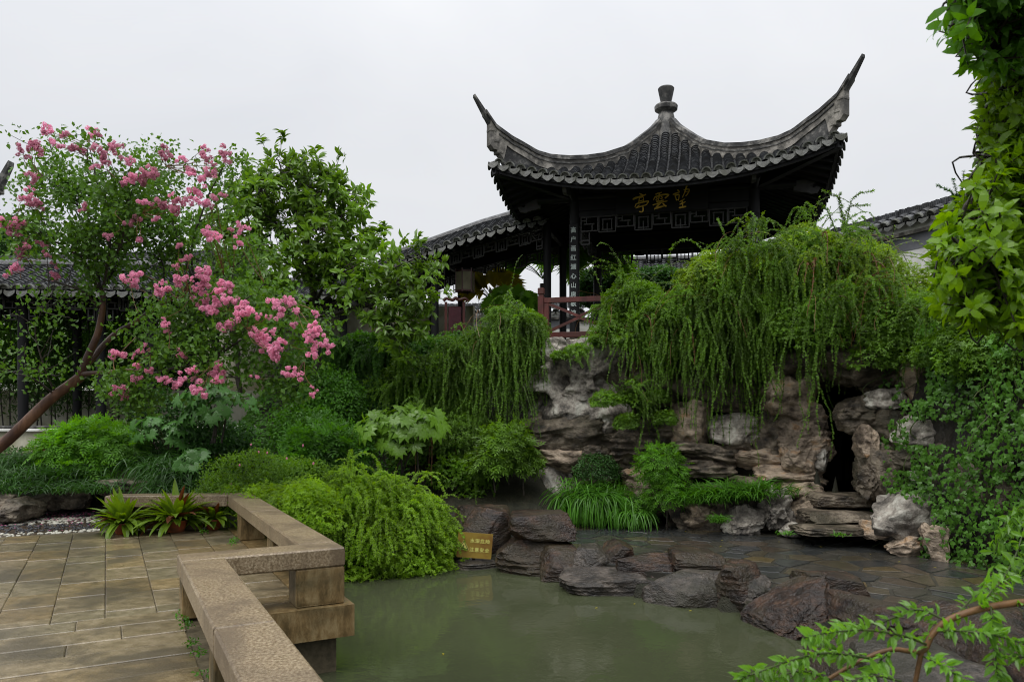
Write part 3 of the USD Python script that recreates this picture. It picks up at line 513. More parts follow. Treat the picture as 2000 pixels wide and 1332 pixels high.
for i, (x0, y0, x1, y1, Y) in enumerate([(205, 938, 330, 968, 11.3), (212, 918, 312, 944, 11.8), (206, 896, 276, 922, 12.2), (214, 876, 300, 898, 12.6)]):
    part(steps, 'step', prock(x0, y0, x1, y1, Y, .55, 480 + i, box=6, amp=.16, pit=0, strata=.1, facets=3), M['rock_dark'], smooth=30)
# ------------------------------------------------------------------ roofs
def tile_row(pts, across, R=.074, step=.085, up=np.array([0, 0, 1.0])):
    """One column of overlapping half-round cover tiles down the polyline pts; every tile laps over the next. Returns the mesh and its last ring."""
    p = np.asarray(pts, float); L = np.r_[0, np.cumsum(np.linalg.norm(np.diff(p, axis=0), axis=1))]
    n = max(2, int(L[-1] / step)); s = np.linspace(0, L[-1], n + 1)
    q = np.stack([np.interp(s, L, p[:, i]) for i in range(3)], 1); t = np.gradient(q, axis=0); t /= np.linalg.norm(t, axis=1, keepdims=True)
    a = np.asarray(across, float); N = np.cross(a, t); N *= np.sign(N[:, 2:]); N /= np.linalg.norm(N, axis=1, keepdims=True)
    th = np.linspace(0, np.pi, 7); rings = []
    jit = rng.normal(0, .004, n + 1)
    def ring(i, r, lift): return q[i] + a * (np.cos(th)[:, None] * r + jit[i]) + N[i] * (np.sin(th)[:, None] * r + lift)
    for i in range(n):
        rings += [ring(i, R, 0.0), ring(i + 1, R + .012, .012)]
    v = np.vstack(rings); f = grid_faces(len(rings), 7)
    return (v, f), (q[-1], t[-1], N[-1])
def end_tile(last, a, R=.088):
    """Arched band with a closed back, the last cover tile of a row."""
    c, t, N = last; th = np.linspace(0, np.pi, 9); o, vs = np.asarray(a, float), []
    for r, d in ((R, -.04), (R, .022), (R - .02, .022), (R - .022, -.01)):
        vs.append(c + t * d + o * (np.cos(th)[:, None] * r) + N * (np.sin(th)[:, None] * r + .008))
    v = np.vstack(vs); f = grid_faces(4, 9); k = np.arange(7)
    f2 = np.stack([np.full(7, 27), 28 + k, 29 + k], 1)
    return v, np.vstack([f, f2])
def drip_tile(c, a, t, w, drop=.125):
    """Hanging scalloped tile that closes a channel at the eave."""
    a = np.asarray(a, float); n = np.array([t[0], t[1], 0]); n /= np.linalg.norm(n)
    x = np.linspace(-1, 1, 9); top = -.02 * (1 - x ** 2) - .012; bot = -drop * (1 - .42 * np.abs(x) ** 2.2) - .01 * (np.abs(x) < .3)
    fr = np.vstack([np.c_[x, top], np.c_[x, bot]])
    v = np.vstack([c + n * d + a * fr[:, :1] * w / 2 + np.c_[np.zeros((18, 2)), fr[:, 1]] + n * (-fr[:, 1:] * .22) for d in (.0, .02)])
    g = grid_faces(2, 9); rim = np.r_[np.arange(9), np.arange(17, 8, -1)]
    s = np.array([[rim[i], rim[(i + 1) % 18]] for i in range(18)])
    return v, np.vstack([g, g[:, ::-1] + 18, np.stack([s[:, 0], s[:, 1], s[:, 1] + 18], 1), np.stack([s[:, 0], s[:, 1] + 18, s[:, 0] + 18], 1)])
def pan_strip(pts, a, w, step=.085):
    """The sagging channel between two rows of cover tiles."""
    p = np.asarray(pts, float); L = np.r_[0, np.cumsum(np.linalg.norm(np.diff(p, axis=0), axis=1))]; n = max(2, int(L[-1] / step)); s = np.linspace(0, L[-1], n + 1)
    q = np.stack([np.interp(s, L, p[:, i]) for i in range(3)], 1); x = np.array([-1, -.5, 0, .5, 1]); R = []
    for i in range(n):
        for j, l in ((i, 0.0), (i + 1, .014)): R.append(q[j] + np.asarray(a) * x[:, None] * w / 2 + np.c_[np.zeros((5, 2)), -.03 * (1 - x ** 2) + l])
    return np.vstack(R), grid_faces(len(R), 5)
def lattice(t, o, ex, ez, w, h, mat, name='lattice_panel', th=.022, dep=.03, corner=True):
    """Hanging fretwork: rails, boxes of alternating depth with smaller boxes inside. o is the top left corner."""
    o, ex, ez = (np.asarray(x, float) for x in (o, ex, ez)); n = np.cross(ex, ez); ms = []
    def hb(x0, x1, z): ms.append(box_uv(o + ex * x0 + ez * (-z - th / 2) - n * dep / 2, ex * (x1 - x0), ez * th, n * dep))
    def vb(x, z0, z1): ms.append(box_uv(o + ex * (x - th / 2) - ez * z1 - n * (dep - .004) / 2, ex * th, ez * (z1 - z0), n * (dep - .004)))
    hb(0, w, 0); k = max(3, int(round(w / (h * 1.12)))); k += (k + 1) % 2; cw = w / k
    for i in range(k):
        c = min(i, k - 1 - i); a, b = i * cw + .012, (i + 1) * cw - .012
        d = h * (1.0 if c % 2 == 1 else .72) * (1.25 if c == 0 and corner else 1.0); g = .16 * cw
        vb(a, 0, d); vb(b, 0, d); hb(a, b, d)
        if c % 2: vb(a + g + .02, h * .2, d - h * .14); vb(b - g - .02, h * .2, d - h * .14); hb(a + g, b - g, h * .2); hb(a + g, b - g, d - h * .14); vb((a + b) / 2, h * .45, d)
        else: hb(a + g, b - g, d * .5); vb((a + b) / 2 - g, .0, d * .5); vb((a + b) / 2 + g, d * .5, d); hb(a, (a + b) / 2 - g, d * .25)
        if i < k - 1: hb(b, b + .024, h * .36)
    if corner:
        for x0, x1 in ((.012, cw * .5), (w - cw * .5, w - .012)):
            vb(x0, h, h * 1.75); vb(x1, h, h * 1.75); hb(x0, x1, h * 1.75); hb(x0, x1, h * 1.5)
    part(t, name, cat(ms), mat)

# ------------------------------------------------------------------ the pavilion
C3 = np.array([3.25, 16.2]); R2, D2 = np.array([.970, -.242]), np.array([.242, .970])
R3, D3 = np.array([*R2, 0]), np.array([*D2, 0])
FLOOR = 2.80
pav = thing('pavilion', 'dark square pavilion with sweeping upturned tile roof and gold characters under the eave', 'pavilion', (*C3, FLOOR))
def side(k):
    """Axes of side k: across (a) and outward (n); k = 0 faces the pond."""
    A = [(R3, -D3), (D3, R3), (-R3, D3), (-D3, -R3)][k]
    return A
C0 = np.array([*C3, 0.0])
HT = np.array([(0, 7.80), (.045, 7.66), (.09, 7.45), (.2, 7.09), (.267, 6.90), (.4, 6.66), (.5, 6.54), (.6, 6.455), (.7, 6.41), (.77, 6.43), (.85, 6.54), (.9, 6.60), (.98, 6.75), (1.0, 6.84), (1.03, 6.98), (1.078, 7.22)])
HBZ = np.array([(0, 7.5), (.09, 7.19), (.2, 6.82), (.267, 6.62), (.4, 6.40), (.5, 6.29), (.6, 6.19), (.7, 6.11), (.8, 6.06), (.9, 6.05), (1.0, 6.09)])
ZM = np.array([(0, 7.55), (.1, 7.19), (.2, 6.86), (.3, 6.60), (.4, 6.38), (.5, 6.19), (.6, 6.03), (.7, 5.89), (.8, 5.76), (.9, 5.66), (1.0, 5.58)])
fz = lambda t, T_: np.interp(t, T_[:, 0], T_[:, 1])
def roof_z(a, t):
    s = np.clip(np.abs(a) / np.maximum(3 * t, 1e-6), 0, 1); m, h = fz(t, ZM), np.maximum(fz(t, HBZ), fz(t, ZM))
    return m + (h - m) * s ** 2.3
def roof_pt(k, a, t):
    A, N = side(k); a, t = np.broadcast_arrays(np.asarray(a, float), np.asarray(t, float))
    return C0 + a[..., None] * A + (3 * t)[..., None] * N + np.stack([0 * a, 0 * a, roof_z(a, t)], -1)
NR = 29; aa = (np.arange(NR) - (NR - 1) / 2) * (5.9 / NR)
for k in range(4):
    A, N = side(k)
    tt = np.linspace(.03, 1, 30); ss = np.linspace(-1, 1, 41)
    g = roof_pt(k, ss[None] * 3 * tt[:, None], np.broadcast_to(tt[:, None], (30, 41)))
    up, lo = g + [0, 0, -.035], g + [0, 0, -.13]
    f = grid_faces(30, 41)
    part(pav, 'roof_slope', (np.vstack([up.reshape(-1, 3), lo.reshape(-1, 3)]), np.vstack([f, f[:, ::-1] + 1230, *[np.array([[1189 + i, 1190 + i, 2420 + i], [1189 + i, 2420 + i, 2419 + i]]) for i in range(40)]])), M['dark_wood'])
    pans = []
    for i, a in enumerate(aa):
        t0 = max(abs(a) / 3 + .02, .07)
        if t0 > .985: continue
        t = np.linspace(t0, 1.0, 24); m, last = tile_row(roof_pt(k, a, t) + [0, 0, -.01], A)
        part(pav, 'tile_row', m, M['roof_tile']); part(pav, 'end_tile', end_tile(last, A), M['end_tile'])
    for i in range(NR + 1):
        a = (i - NR / 2) * (5.9 / NR); t0 = max(abs(a) / 3 + .01, .07)
        if t0 < .99: pans.append(pan_strip(roof_pt(k, a, np.linspace(t0, 1.0, 20)) + [0, 0, -.012], A, .15))
        e = roof_pt(k, a, 1.0) + N * .012; part(pav, 'drip_tile', drip_tile(e + [0, 0, -.0], A, N, .188), M['drip_tile'])
    part(pav, 'roof_channels', cat(pans), M['roof_tile'], kind='stuff')
    # mortar dabs under the cover tiles, eave board, rafters
    part(pav, 'mortar_dabs', cat([box_uv(roof_pt(k, a, 1.0) + N * .004 - A * .022 + [0, 0, -.085], A * .044, N * .012, [0, 0, .08]) for a in aa]), M['end_tile'], kind='stuff')
    e = roof_pt(k, np.linspace(-2.98, 2.98, 41), .985); v = np.concatenate([e + [0, 0, -.13], e + [0, 0, -.19], e + [0, 0, -.19] - N * .05, e + [0, 0, -.13] - N * .05])
    part(pav, 'eave_board', (v, np.vstack([grid_faces(4, 41), ])), M['dark_wood'])
    for a in np.linspace(-2.75, 2.75, 25):
        t0 = max(.5, abs(a) / 3 + .03)
        if t0 < .95:
            q0, q1 = roof_pt(k, a, t0), roof_pt(k, a, .975); part(pav, 'rafter', bar(q0 + [0, 0, -.165], q1 + [0, 0, -.165], .075, .06), M['dark_wood'])
# hip ridges with their horns
for k in range(4):
    A, N = side(k); D = (A + N); S_ = np.array([D[1], -D[0], 0]) / math.sqrt(2)
    pos = lambda t: C0 + 3 * np.asarray(t)[:, None] * D
    zz = lambda z: np.stack([0 * z, 0 * z, z], 1)
    t = np.linspace(.05, 1.01, 60); zt, zb = fz(t, HT) - .085, fz(t, HBZ) - .05
    stp = np.clip(np.ceil((t - .93) / .022), 0, 9); zb = np.where(t > .93, np.minimum(6.06 + .075 * stp, zt - .06), zb)
    def sweep(t, z0, z1, w):
        p = pos(t); w = np.broadcast_to(w, t.shape)[:, None]
        v = np.stack([p + S_ * w / 2 + zz(z0), p + S_ * w / 2 + zz(z1), p - S_ * w / 2 + zz(z1), p - S_ * w / 2 + zz(z0)], 1).reshape(-1, 3); n = len(t)
        i, j = np.meshgrid(np.arange(n - 1), np.arange(4), indexing='ij'); q = np.stack([i * 4 + j, i * 4 + (j + 1) % 4, (i + 1) * 4 + (j + 1) % 4, (i + 1) * 4 + j], -1).reshape(-1, 4)
        return v, np.vstack([q[:, [0, 1, 2]], q[:, [0, 2, 3]], [[0, 3, 2], [0, 2, 1]], np.array([[0, 1, 2], [0, 2, 3]]) + 4 * (n - 1)])
    zc = np.where(t > .93, zb, np.maximum(zb, zt - np.interp(t, [0, .7, .93], [.22, .22, .17]))); ridge = part(pav, 'hip_ridge', sweep(t, zc, zt, .15), M['lime'])
    ti = t[t < .95]; part(ridge, 'infill', sweep(ti, zb[t < .95] - .03, zc[t < .95] + .02, .11), M['lime_dark'])
    t2 = np.linspace(.05, 1.03, 60); z2 = fz(t2, HT)
    part(ridge, 'moulding', sweep(t2, z2 - .085, z2 - .05, .20), M['lime_dark'])
    part(ridge, 'moulding', sweep(np.linspace(.05, .97, 60), fz(np.linspace(.05, .97, 60), HT) - .165, fz(np.linspace(.05, .97, 60), HT) - .14, .18), M['lime_dark'])
    part(ridge, 'ridge_cap', sweep(t2, z2 - .05, z2, .15), M['lime_dark'])
    t3 = np.linspace(.97, 1.078, 20); w3 = np.interp(t3, [.97, 1.078], [.14, .075]); th3 = np.interp(t3, [.97, 1.03, 1.078], [.17, .10, .045])
    part(ridge, 'horn', sweep(t3 + .004, fz(t3, HT) - th3, fz(t3, HT) + .004, w3 + .004), M['lime_dark'])
    for j, (tc, dz) in enumerate([(1.0, -.24), (.985, -.36), (.965, -.5)]):
        c = pos(np.array([tc]))[0] + [0, 0, fz(tc, HT) + dz]; d_ = D / np.linalg.norm(D)
        part(ridge, 'corbel', cbox(c - S_ * .085 - d_ * .08, S_ * .17, d_ * .13, np.array([0, 0, .065]), .015), M['lime'])
    # curved corner beam under the hip
    tb = np.linspace(.55, .985, 14); part(pav, 'corner_beam', sweep(tb, np.interp(tb, [.55, 1], [5.60, 5.86]), np.interp(tb, [.55, 1], [5.80, 6.0]), .13), M['dark_wood'])
part(pav, 'finial', lathe([(0, 7.1), (.30, 7.12), (.24, 7.45), (.20, 7.58), (.17, 7.72), (.15, 7.80), (.235, 7.86), (.245, 7.93), (.225, 7.96), (.12, 7.97), (.11, 8.0), (.125, 8.08), (.15, 8.2), (.165, 8.27), (.17, 8.31), (.15, 8.335), (.0, 8.34)], C0, 26), M['lime_dark'], smooth=40)
# frame
CO = 1.675
def lp(a, b, z): return C0 + R3 * a + D3 * b + np.array([0, 0, z])
for a in (-CO, CO):
    for b in (-CO, CO):
        col = part(pav, 'column', tube([lp(a, b, FLOOR), lp(a, b, 5.95)], .098, 16), M['dark_wood'], smooth=40)
        part(col, 'column_base', lathe([(.0, FLOOR), (.16, FLOOR), (.18, FLOOR + .06), (.15, FLOOR + .13), (0, FLOOR + .13)], lp(a, b, 0), 18), M['granite_side'], smooth=40)
for k in range(4):
    A, N = side(k); o = C0 + N * CO
    part(pav, 'purlin', cat([tube([o - A * 2.4 + [0, 0, 5.66], o + A * 2.4 + [0, 0, 5.66]], .07, 10)]), M['dark_wood'], smooth=40)
    for s in (-1, 1):      # carved cloud-shaped beam ends
        sh = Polygon([(0, -.09), (.18, -.12), (.30, -.16), (.42, -.14), (.46, -.06), (.40, -.03), (.34, -.06), (.30, -.02), (.40, .04), (.50, .05), (.52, .11), (.44, .15), (.30, .11), (.15, .10), (0, .09)])
        part(pav, 'carved_beam_end', plate(sh, o + A * s * 2.36 + [0, 0, 5.62] - N * .035, A * s, [0, 0, 1.0], .07), M['lattice_wood'])
    part(pav, 'lintel', bar(o - A * (CO - .09) + [0, 0, 5.50], o + A * (CO - .09) + [0, 0, 5.50], .1, .2), M['dark_wood'])
    part(pav, 'lintel', bar(o - A * (CO - .09) + [0, 0, 5.34], o + A * (CO - .09) + [0, 0, 5.34], .08, .1), M['dark_wood'])
    lattice(pav, o - A * (CO - .12) + N * .01 + [0, 0, 5.28], A, (0, 0, 1.0), 2 * CO - .24, .30, M['lattice_wood'])
part(pav, 'ceiling', box_uv(lp(-1.95, -1.95, 5.93), R3 * 3.9, D3 * 3.9, [0, 0, .05]), M['dark_wood'])
part(pav, 'floor_slab', cbox(lp(-2.35, -2.3, FLOOR - .16), R3 * 4.7, D3 * 4.6, [0, 0, .16], .02), M['granite_side'])
for k in (1, 2, 3, 0):
    A, N = side(k); o = C0 + N * CO
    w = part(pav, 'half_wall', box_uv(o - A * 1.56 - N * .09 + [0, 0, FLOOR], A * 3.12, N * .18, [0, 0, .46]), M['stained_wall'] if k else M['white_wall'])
    part(w, 'bench_top', cbox(o - A * 1.57 - N * .17 + [0, 0, FLOOR + .46], A * 3.14, N * .34, [0, 0, .06], .012), M['dark_wood'])
# writing: strokes of the brush
def brush(strokes, s, flip=True):
    from shapely.ops import unary_union
    out = []
    for st in strokes:
        w0, w1, pts_ = st[0], st[1], np.array(st[2:], float)
        q = smooth_path(pts_, 10) if len(pts_) > 2 else np.linspace(pts_[0], pts_[-1], 6)
        w = np.linspace(w0, w1, len(q)) * (1 + .18 * np.sin(np.linspace(0, 3.14, len(q)) * 2))
        out += [LineString(q[i:i + 2]).buffer(max(w[i], 2.5) / 2, quad_segs=3) for i in range(len(q) - 1)]
    g = unary_union(out).simplify(.8)
    from shapely import affinity
    return affinity.affine_transform(g, [s, 0, 0, -s, 0, 0])
TING = [(9, 14, (768, 186), (800, 206)), (16, 12, (706, 236), (735, 224), (780, 214), (824, 200)), (8, 7, (765, 228), (757, 272)), (7, 9, (772, 226), (800, 222), (806, 264)), (6, 6, (762, 262), (802, 250)), (9, 7, (732, 284), (722, 312)),
    (8, 13, (734, 284), (795, 272), (852, 264), (838, 288)), (8, 10, (730, 324), (780, 312), (834, 298)), (11, 13, (796, 306), (801, 345), (790, 366), (766, 362)), (8, 6, (762, 300), (734, 320))]
YUN = [(10, 10, (922, 202), (950, 195), (976, 190)), (12, 8, (957, 195), (952, 230), (947, 262)), (9, 7, (915, 226), (898, 258)), (10, 15, (915, 228), (990, 212), (1044, 216), (1012, 244)), (9, 7, (926, 240), (940, 248)), (9, 7, (922, 258), (938, 265)), (8, 7, (972, 230), (988, 240)), (8, 7, (968, 248), (984, 256)),
    (10, 10, (896, 305), (960, 288), (1028, 275)), (9, 8, (930, 276), (998, 266)), (14, 11, (968, 288), (935, 320), (910, 345)), (14, 12, (914, 340), (970, 328), (1018, 320)), (12, 10, (992, 300), (1018, 328))]
WANG = [(10, 9, (1128, 176), (1144, 190)), (10, 9, (1086, 216), (1120, 205), (1146, 198)), (9, 10, (1104, 212), (1108, 240), (1118, 272)), (9, 10, (1112, 226), (1142, 222), (1136, 274)), (8, 6, (1116, 272), (1138, 268)), (13, 7, (1214, 144), (1196, 200), (1174, 248)), (8, 12, (1188, 178), (1238, 178), (1224, 216), (1206, 236)), (6, 6, (1194, 202), (1222, 196)),
    (9, 9, (1150, 290), (1192, 268)), (9, 9, (1152, 314), (1200, 294)), (11, 12, (1172, 284), (1176, 346)), (13, 16, (1146, 348), (1204, 340))]
plq = part(pav, 'name_board', cbox(lp(-.85, -CO - .13, 5.27), R3 * 1.7, D3 * .04, [0, 0, .45], .01), M['dark_wood'])
s_ = .2 / FPX * 14.55
for chs, x in ((TING, 975), (YUN, 975), (WANG, 975)):
    part(plq, 'character', plate(brush(chs, s_), lp(-x * s_ , -CO - .16, 5.48 + 262 * s_), R3, [0, 0, 1.0], .014), M['gold'])
GL = json.loads(r'''{"水":[[[[30,-1],[30,2],[44,2],[44,85],[55,86],[55,61],[62,47],[69,52],[81,67],[90,62],[87,55],[69,36],[84,20],[98,11],[99,9],[93,1],[89,2],[69,19],[56,37],[55,-3],[54,-6],[48,-9],[34,-10]]],[[[2,6],[2,9],[8,12],[19,25],[29,46],[28,49],[6,49],[5,59],[37,60],[41,58],[42,55],[37,37],[26,15],[11,0]]]],"深":[[[[25,3],[41,15],[50,26],[31,27],[31,37],[56,37],[56,48],[66,48],[67,37],[94,37],[93,27],[74,27],[78,20],[88,10],[97,5],[90,-4],[80,2],[68,17],[66,-9],[58,-9],[56,-8],[56,16],[46,5],[34,-4],[30,-4]]],[[[7,76],[12,85],[31,74],[32,80],[93,80],[94,61],[92,59],[84,59],[82,71],[42,71],[41,60],[32,59],[31,72],[26,66],[23,66]]],[[[65,62],[66,65],[73,68],[89,51],[92,44],[84,40]]],[[[30,45],[30,48],[41,56],[50,67],[59,64],[50,50],[40,41],[36,40]]],[[[5,-2],[21,33],[23,33],[29,25],[14,-6],[11,-8]]],[[[2,49],[5,56],[9,57],[22,51],[27,45],[23,39],[20,38]]]],"危":[[[[33,44],[82,45],[80,19],[73,12],[57,12],[55,19],[55,22],[69,23],[71,36],[44,36],[44,3],[83,2],[86,4],[87,15],[90,16],[97,12],[94,-4],[85,-9],[44,-9],[38,-7],[34,-2],[33,4]]],[[[2,-4],[10,10],[15,28],[15,47],[8,44],[2,50],[2,53],[19,68],[30,87],[41,85],[40,80],[65,80],[69,77],[70,73],[64,62],[95,62],[95,52],[26,52],[25,24],[20,6],[16,-3],[9,-10]],[[29,63],[51,62],[55,70],[34,70]]]],"险":[[[[7,81],[34,82],[38,79],[29,53],[37,37],[37,23],[35,19],[30,15],[17,15],[16,-9],[7,-9]],[[19,49],[24,72],[17,71],[17,25],[25,24],[27,27],[27,35],[23,44]]],[[[38,43],[32,51],[51,67],[62,87],[72,84],[71,79],[73,76],[87,62],[99,53],[94,44],[84,51],[83,45],[47,45],[45,48]],[[65,70],[54,55],[79,55]]],[[[35,5],[70,6],[73,14],[64,13],[60,40],[69,41],[73,14],[83,40],[94,39],[80,6],[96,5],[97,-5],[36,-5]]],[[[47,11],[41,37],[44,38],[48,39],[50,37],[56,16],[55,12]]]],"注":[[[[29,-6],[29,4],[58,4],[58,26],[36,27],[36,37],[58,37],[58,57],[32,57],[32,66],[61,67],[53,83],[62,87],[71,73],[72,67],[95,66],[94,57],[69,57],[69,37],[91,37],[91,27],[69,26],[69,5],[97,4],[97,-6]]],[[[8,77],[12,84],[15,85],[31,76],[34,73],[30,66],[27,66]]],[[[5,-2],[24,31],[27,32],[33,27],[33,23],[17,-5],[12,-9]]],[[[2,50],[7,57],[10,57],[27,48],[28,44],[22,37]]]],"意":[[[[6,53],[6,62],[28,63],[25,69],[11,69],[11,79],[44,79],[43,85],[48,87],[53,87],[57,79],[89,79],[89,69],[75,69],[73,63],[94,62],[94,53]],[[37,68],[40,62],[60,62],[63,68],[63,69]]],[[[17,50],[19,51],[82,51],[83,50],[83,20],[81,18],[91,6],[94,-2],[87,-5],[85,-5],[80,4],[73,13],[78,19],[55,19],[56,16],[62,12],[62,9],[55,4],[39,16],[38,2],[63,1],[65,10],[67,11],[74,8],[72,-5],[66,-9],[33,-8],[28,-2],[28,16],[39,16],[39,18],[17,20]],[[27,40],[72,39],[73,42],[28,43]],[[28,30],[28,27],[73,28],[72,31]]],[[[5,-3],[17,17],[26,14],[22,4],[13,-7]]]],"安":[[[[5,37],[6,47],[33,47],[41,63],[19,64],[18,51],[9,51],[9,74],[42,74],[40,83],[46,86],[51,84],[56,74],[92,74],[91,51],[81,51],[81,64],[43,63],[51,61],[46,47],[95,46],[94,37],[75,36],[72,28],[63,17],[64,15],[91,2],[93,-2],[87,-9],[83,-9],[73,-2],[53,7],[37,-2],[12,-9],[7,-2],[8,1],[30,6],[41,12],[18,21],[18,24],[26,37]],[[34,27],[53,20],[59,28],[62,36],[40,37]]]],"全":[[[[1,46],[33,68],[48,87],[56,84],[56,80],[65,70],[81,58],[97,48],[99,45],[94,38],[83,43],[82,39],[56,39],[56,27],[82,27],[83,18],[81,16],[56,16],[55,4],[94,3],[94,-6],[7,-7],[6,3],[44,3],[44,16],[20,16],[19,17],[19,26],[44,27],[44,38],[19,39],[17,44],[6,39]],[[50,72],[28,49],[73,50]]]],"高":[[[[4,66],[5,76],[43,76],[42,85],[50,87],[54,86],[57,76],[96,75],[95,66]]],[[[7,37],[19,39],[20,64],[81,64],[81,39],[93,37],[92,-5],[85,-9],[72,-9],[68,1],[38,1],[36,-5],[27,-5],[27,26],[72,26],[73,1],[80,1],[80,27],[20,27],[19,-8],[18,-10],[9,-10]],[[31,50],[69,49],[69,53],[32,54]],[[38,16],[38,11],[62,11],[61,16]]]],"户":[[[[1,-5],[9,8],[13,25],[16,71],[46,71],[41,83],[52,87],[60,71],[87,70],[86,26],[75,26],[74,32],[27,32],[23,10],[14,-8],[9,-11]],[[27,44],[74,44],[74,59],[28,59]]]],"画":[[[[7,55],[19,55],[19,6],[80,6],[81,55],[93,55],[93,-9],[83,-10],[80,-5],[8,-5]]],[[[7,80],[92,80],[93,69],[8,69]]],[[[23,12],[24,62],[76,60],[75,12]],[[56,31],[56,23],[65,23],[65,31]],[[56,51],[56,42],[65,42],[65,51]],[[34,23],[43,23],[44,31],[35,31]],[[44,50],[35,51],[34,42],[43,42]]]],"红":[[[[4,-5],[2,8],[37,15],[41,14],[43,9],[62,9],[62,64],[41,66],[41,77],[96,76],[95,66],[74,64],[74,9],[97,8],[97,-4],[40,-4],[38,2],[36,2]]],[[[1,50],[11,62],[22,85],[27,87],[34,83],[34,80],[20,54],[26,55],[34,66],[44,60],[25,33],[41,34],[42,23],[5,16],[2,27],[16,42],[5,41]]]],"湖":[[[[4,-5],[17,30],[22,31],[26,28],[27,39],[38,41],[38,54],[24,54],[23,65],[6,76],[6,80],[11,86],[19,83],[30,75],[27,66],[38,66],[39,84],[49,84],[51,66],[62,66],[64,83],[95,82],[95,-2],[91,-8],[75,-9],[72,-2],[73,2],[83,2],[83,23],[73,22],[69,5],[60,-10],[51,-5],[54,3],[39,3],[37,-5],[28,-5],[26,18],[16,-7],[12,-9]],[[74,36],[83,35],[83,47],[74,47]],[[74,60],[83,60],[83,72],[74,72]],[[50,41],[60,40],[61,20],[62,54],[50,54]],[[39,29],[38,14],[48,14],[49,29]]],[[[2,49],[4,55],[9,58],[24,51],[27,45],[20,38]]]],"心":[[[[73,48],[77,52],[85,53],[97,23],[99,14],[97,11],[87,9]]],[[[27,1],[27,58],[39,58],[40,4],[65,3],[70,24],[80,20],[80,5],[76,-5],[68,-9],[34,-8]]],[[[32,75],[41,83],[60,69],[69,58],[60,51]]],[[[2,9],[11,50],[22,50],[22,37],[15,8],[10,5]]]],"山":[[[[9,65],[19,66],[21,64],[21,10],[43,10],[44,85],[55,86],[56,11],[78,10],[79,64],[81,66],[91,66],[91,-9],[80,-10],[78,-2],[9,-2]]]],"房":[[[[1,-5],[10,26],[12,76],[43,76],[42,84],[53,87],[58,76],[90,76],[90,48],[62,47],[66,40],[93,40],[94,30],[52,28],[53,24],[87,23],[86,2],[82,-6],[73,-9],[58,-9],[55,1],[72,2],[75,13],[50,13],[38,-3],[25,-10],[22,-9],[17,-2],[28,4],[36,12],[40,29],[23,29],[19,6],[12,-9],[9,-10]],[[24,66],[24,59],[79,60],[78,66]],[[24,48],[24,40],[51,40],[48,48]]]],"歌":[[[[2,41],[38,43],[38,71],[4,71],[4,82],[56,82],[58,73],[62,87],[71,86],[73,81],[70,71],[97,69],[94,45],[91,39],[82,41],[84,59],[66,59],[59,42],[59,32],[50,30],[50,3],[60,14],[65,25],[68,58],[78,58],[79,38],[84,21],[101,-3],[94,-10],[91,-10],[74,14],[56,-10],[53,-11],[49,-7],[41,-10],[30,-10],[27,-1],[39,1],[39,30],[4,30],[2,32]],[[51,52],[55,60],[57,72],[50,71]]],[[[7,28],[35,29],[37,5],[18,3],[16,-2],[7,-1]],[[26,18],[18,19],[18,14],[25,13]]],[[[8,68],[35,69],[36,44],[9,44]],[[18,54],[25,54],[26,59],[18,59]]]],"波":[[[[4,-3],[20,31],[26,31],[31,23],[33,30],[33,70],[25,65],[9,76],[7,80],[12,86],[25,80],[34,73],[56,73],[58,87],[67,87],[69,86],[70,73],[97,71],[89,47],[90,41],[87,31],[75,12],[99,-1],[94,-10],[80,-6],[66,2],[42,-11],[36,-5],[31,-10],[28,-10],[21,-3],[28,8],[31,23],[15,-9],[9,-8]],[[69,48],[79,48],[82,61],[70,61]],[[56,35],[66,20],[75,33],[74,36]],[[38,2],[57,11],[46,30],[44,28]],[[45,48],[57,48],[57,61],[45,61]]],[[[2,50],[9,59],[27,49],[28,45],[20,37]]]]}''')
from shapely import affinity, union_all
def glyph(c, s): return affinity.scale(union_all([Polygon(p[0], p[1:]) for p in GL[c]]).buffer(0), s / 100, s / 100, origin=(0, 0))
for sa, txt in ((-1, '高户画红湖心山房歌波'), (1, '湖心画高山红户歌')):
    b = part(pav, 'couplet_board', cbox(lp(sa * CO - .085, -CO - .125, FLOOR + .5), R3 * .17, D3 * .03, [0, 0, 1.85], .008), M['dark_wood'])
    for i, ch in enumerate(txt):
        part(b, 'character', plate(glyph(ch, .115), lp(sa * CO - .058, -CO - .1275, FLOOR + 2.18 - i * .178), R3, [0, 0, 1.0], .006), M['pale_paint'])

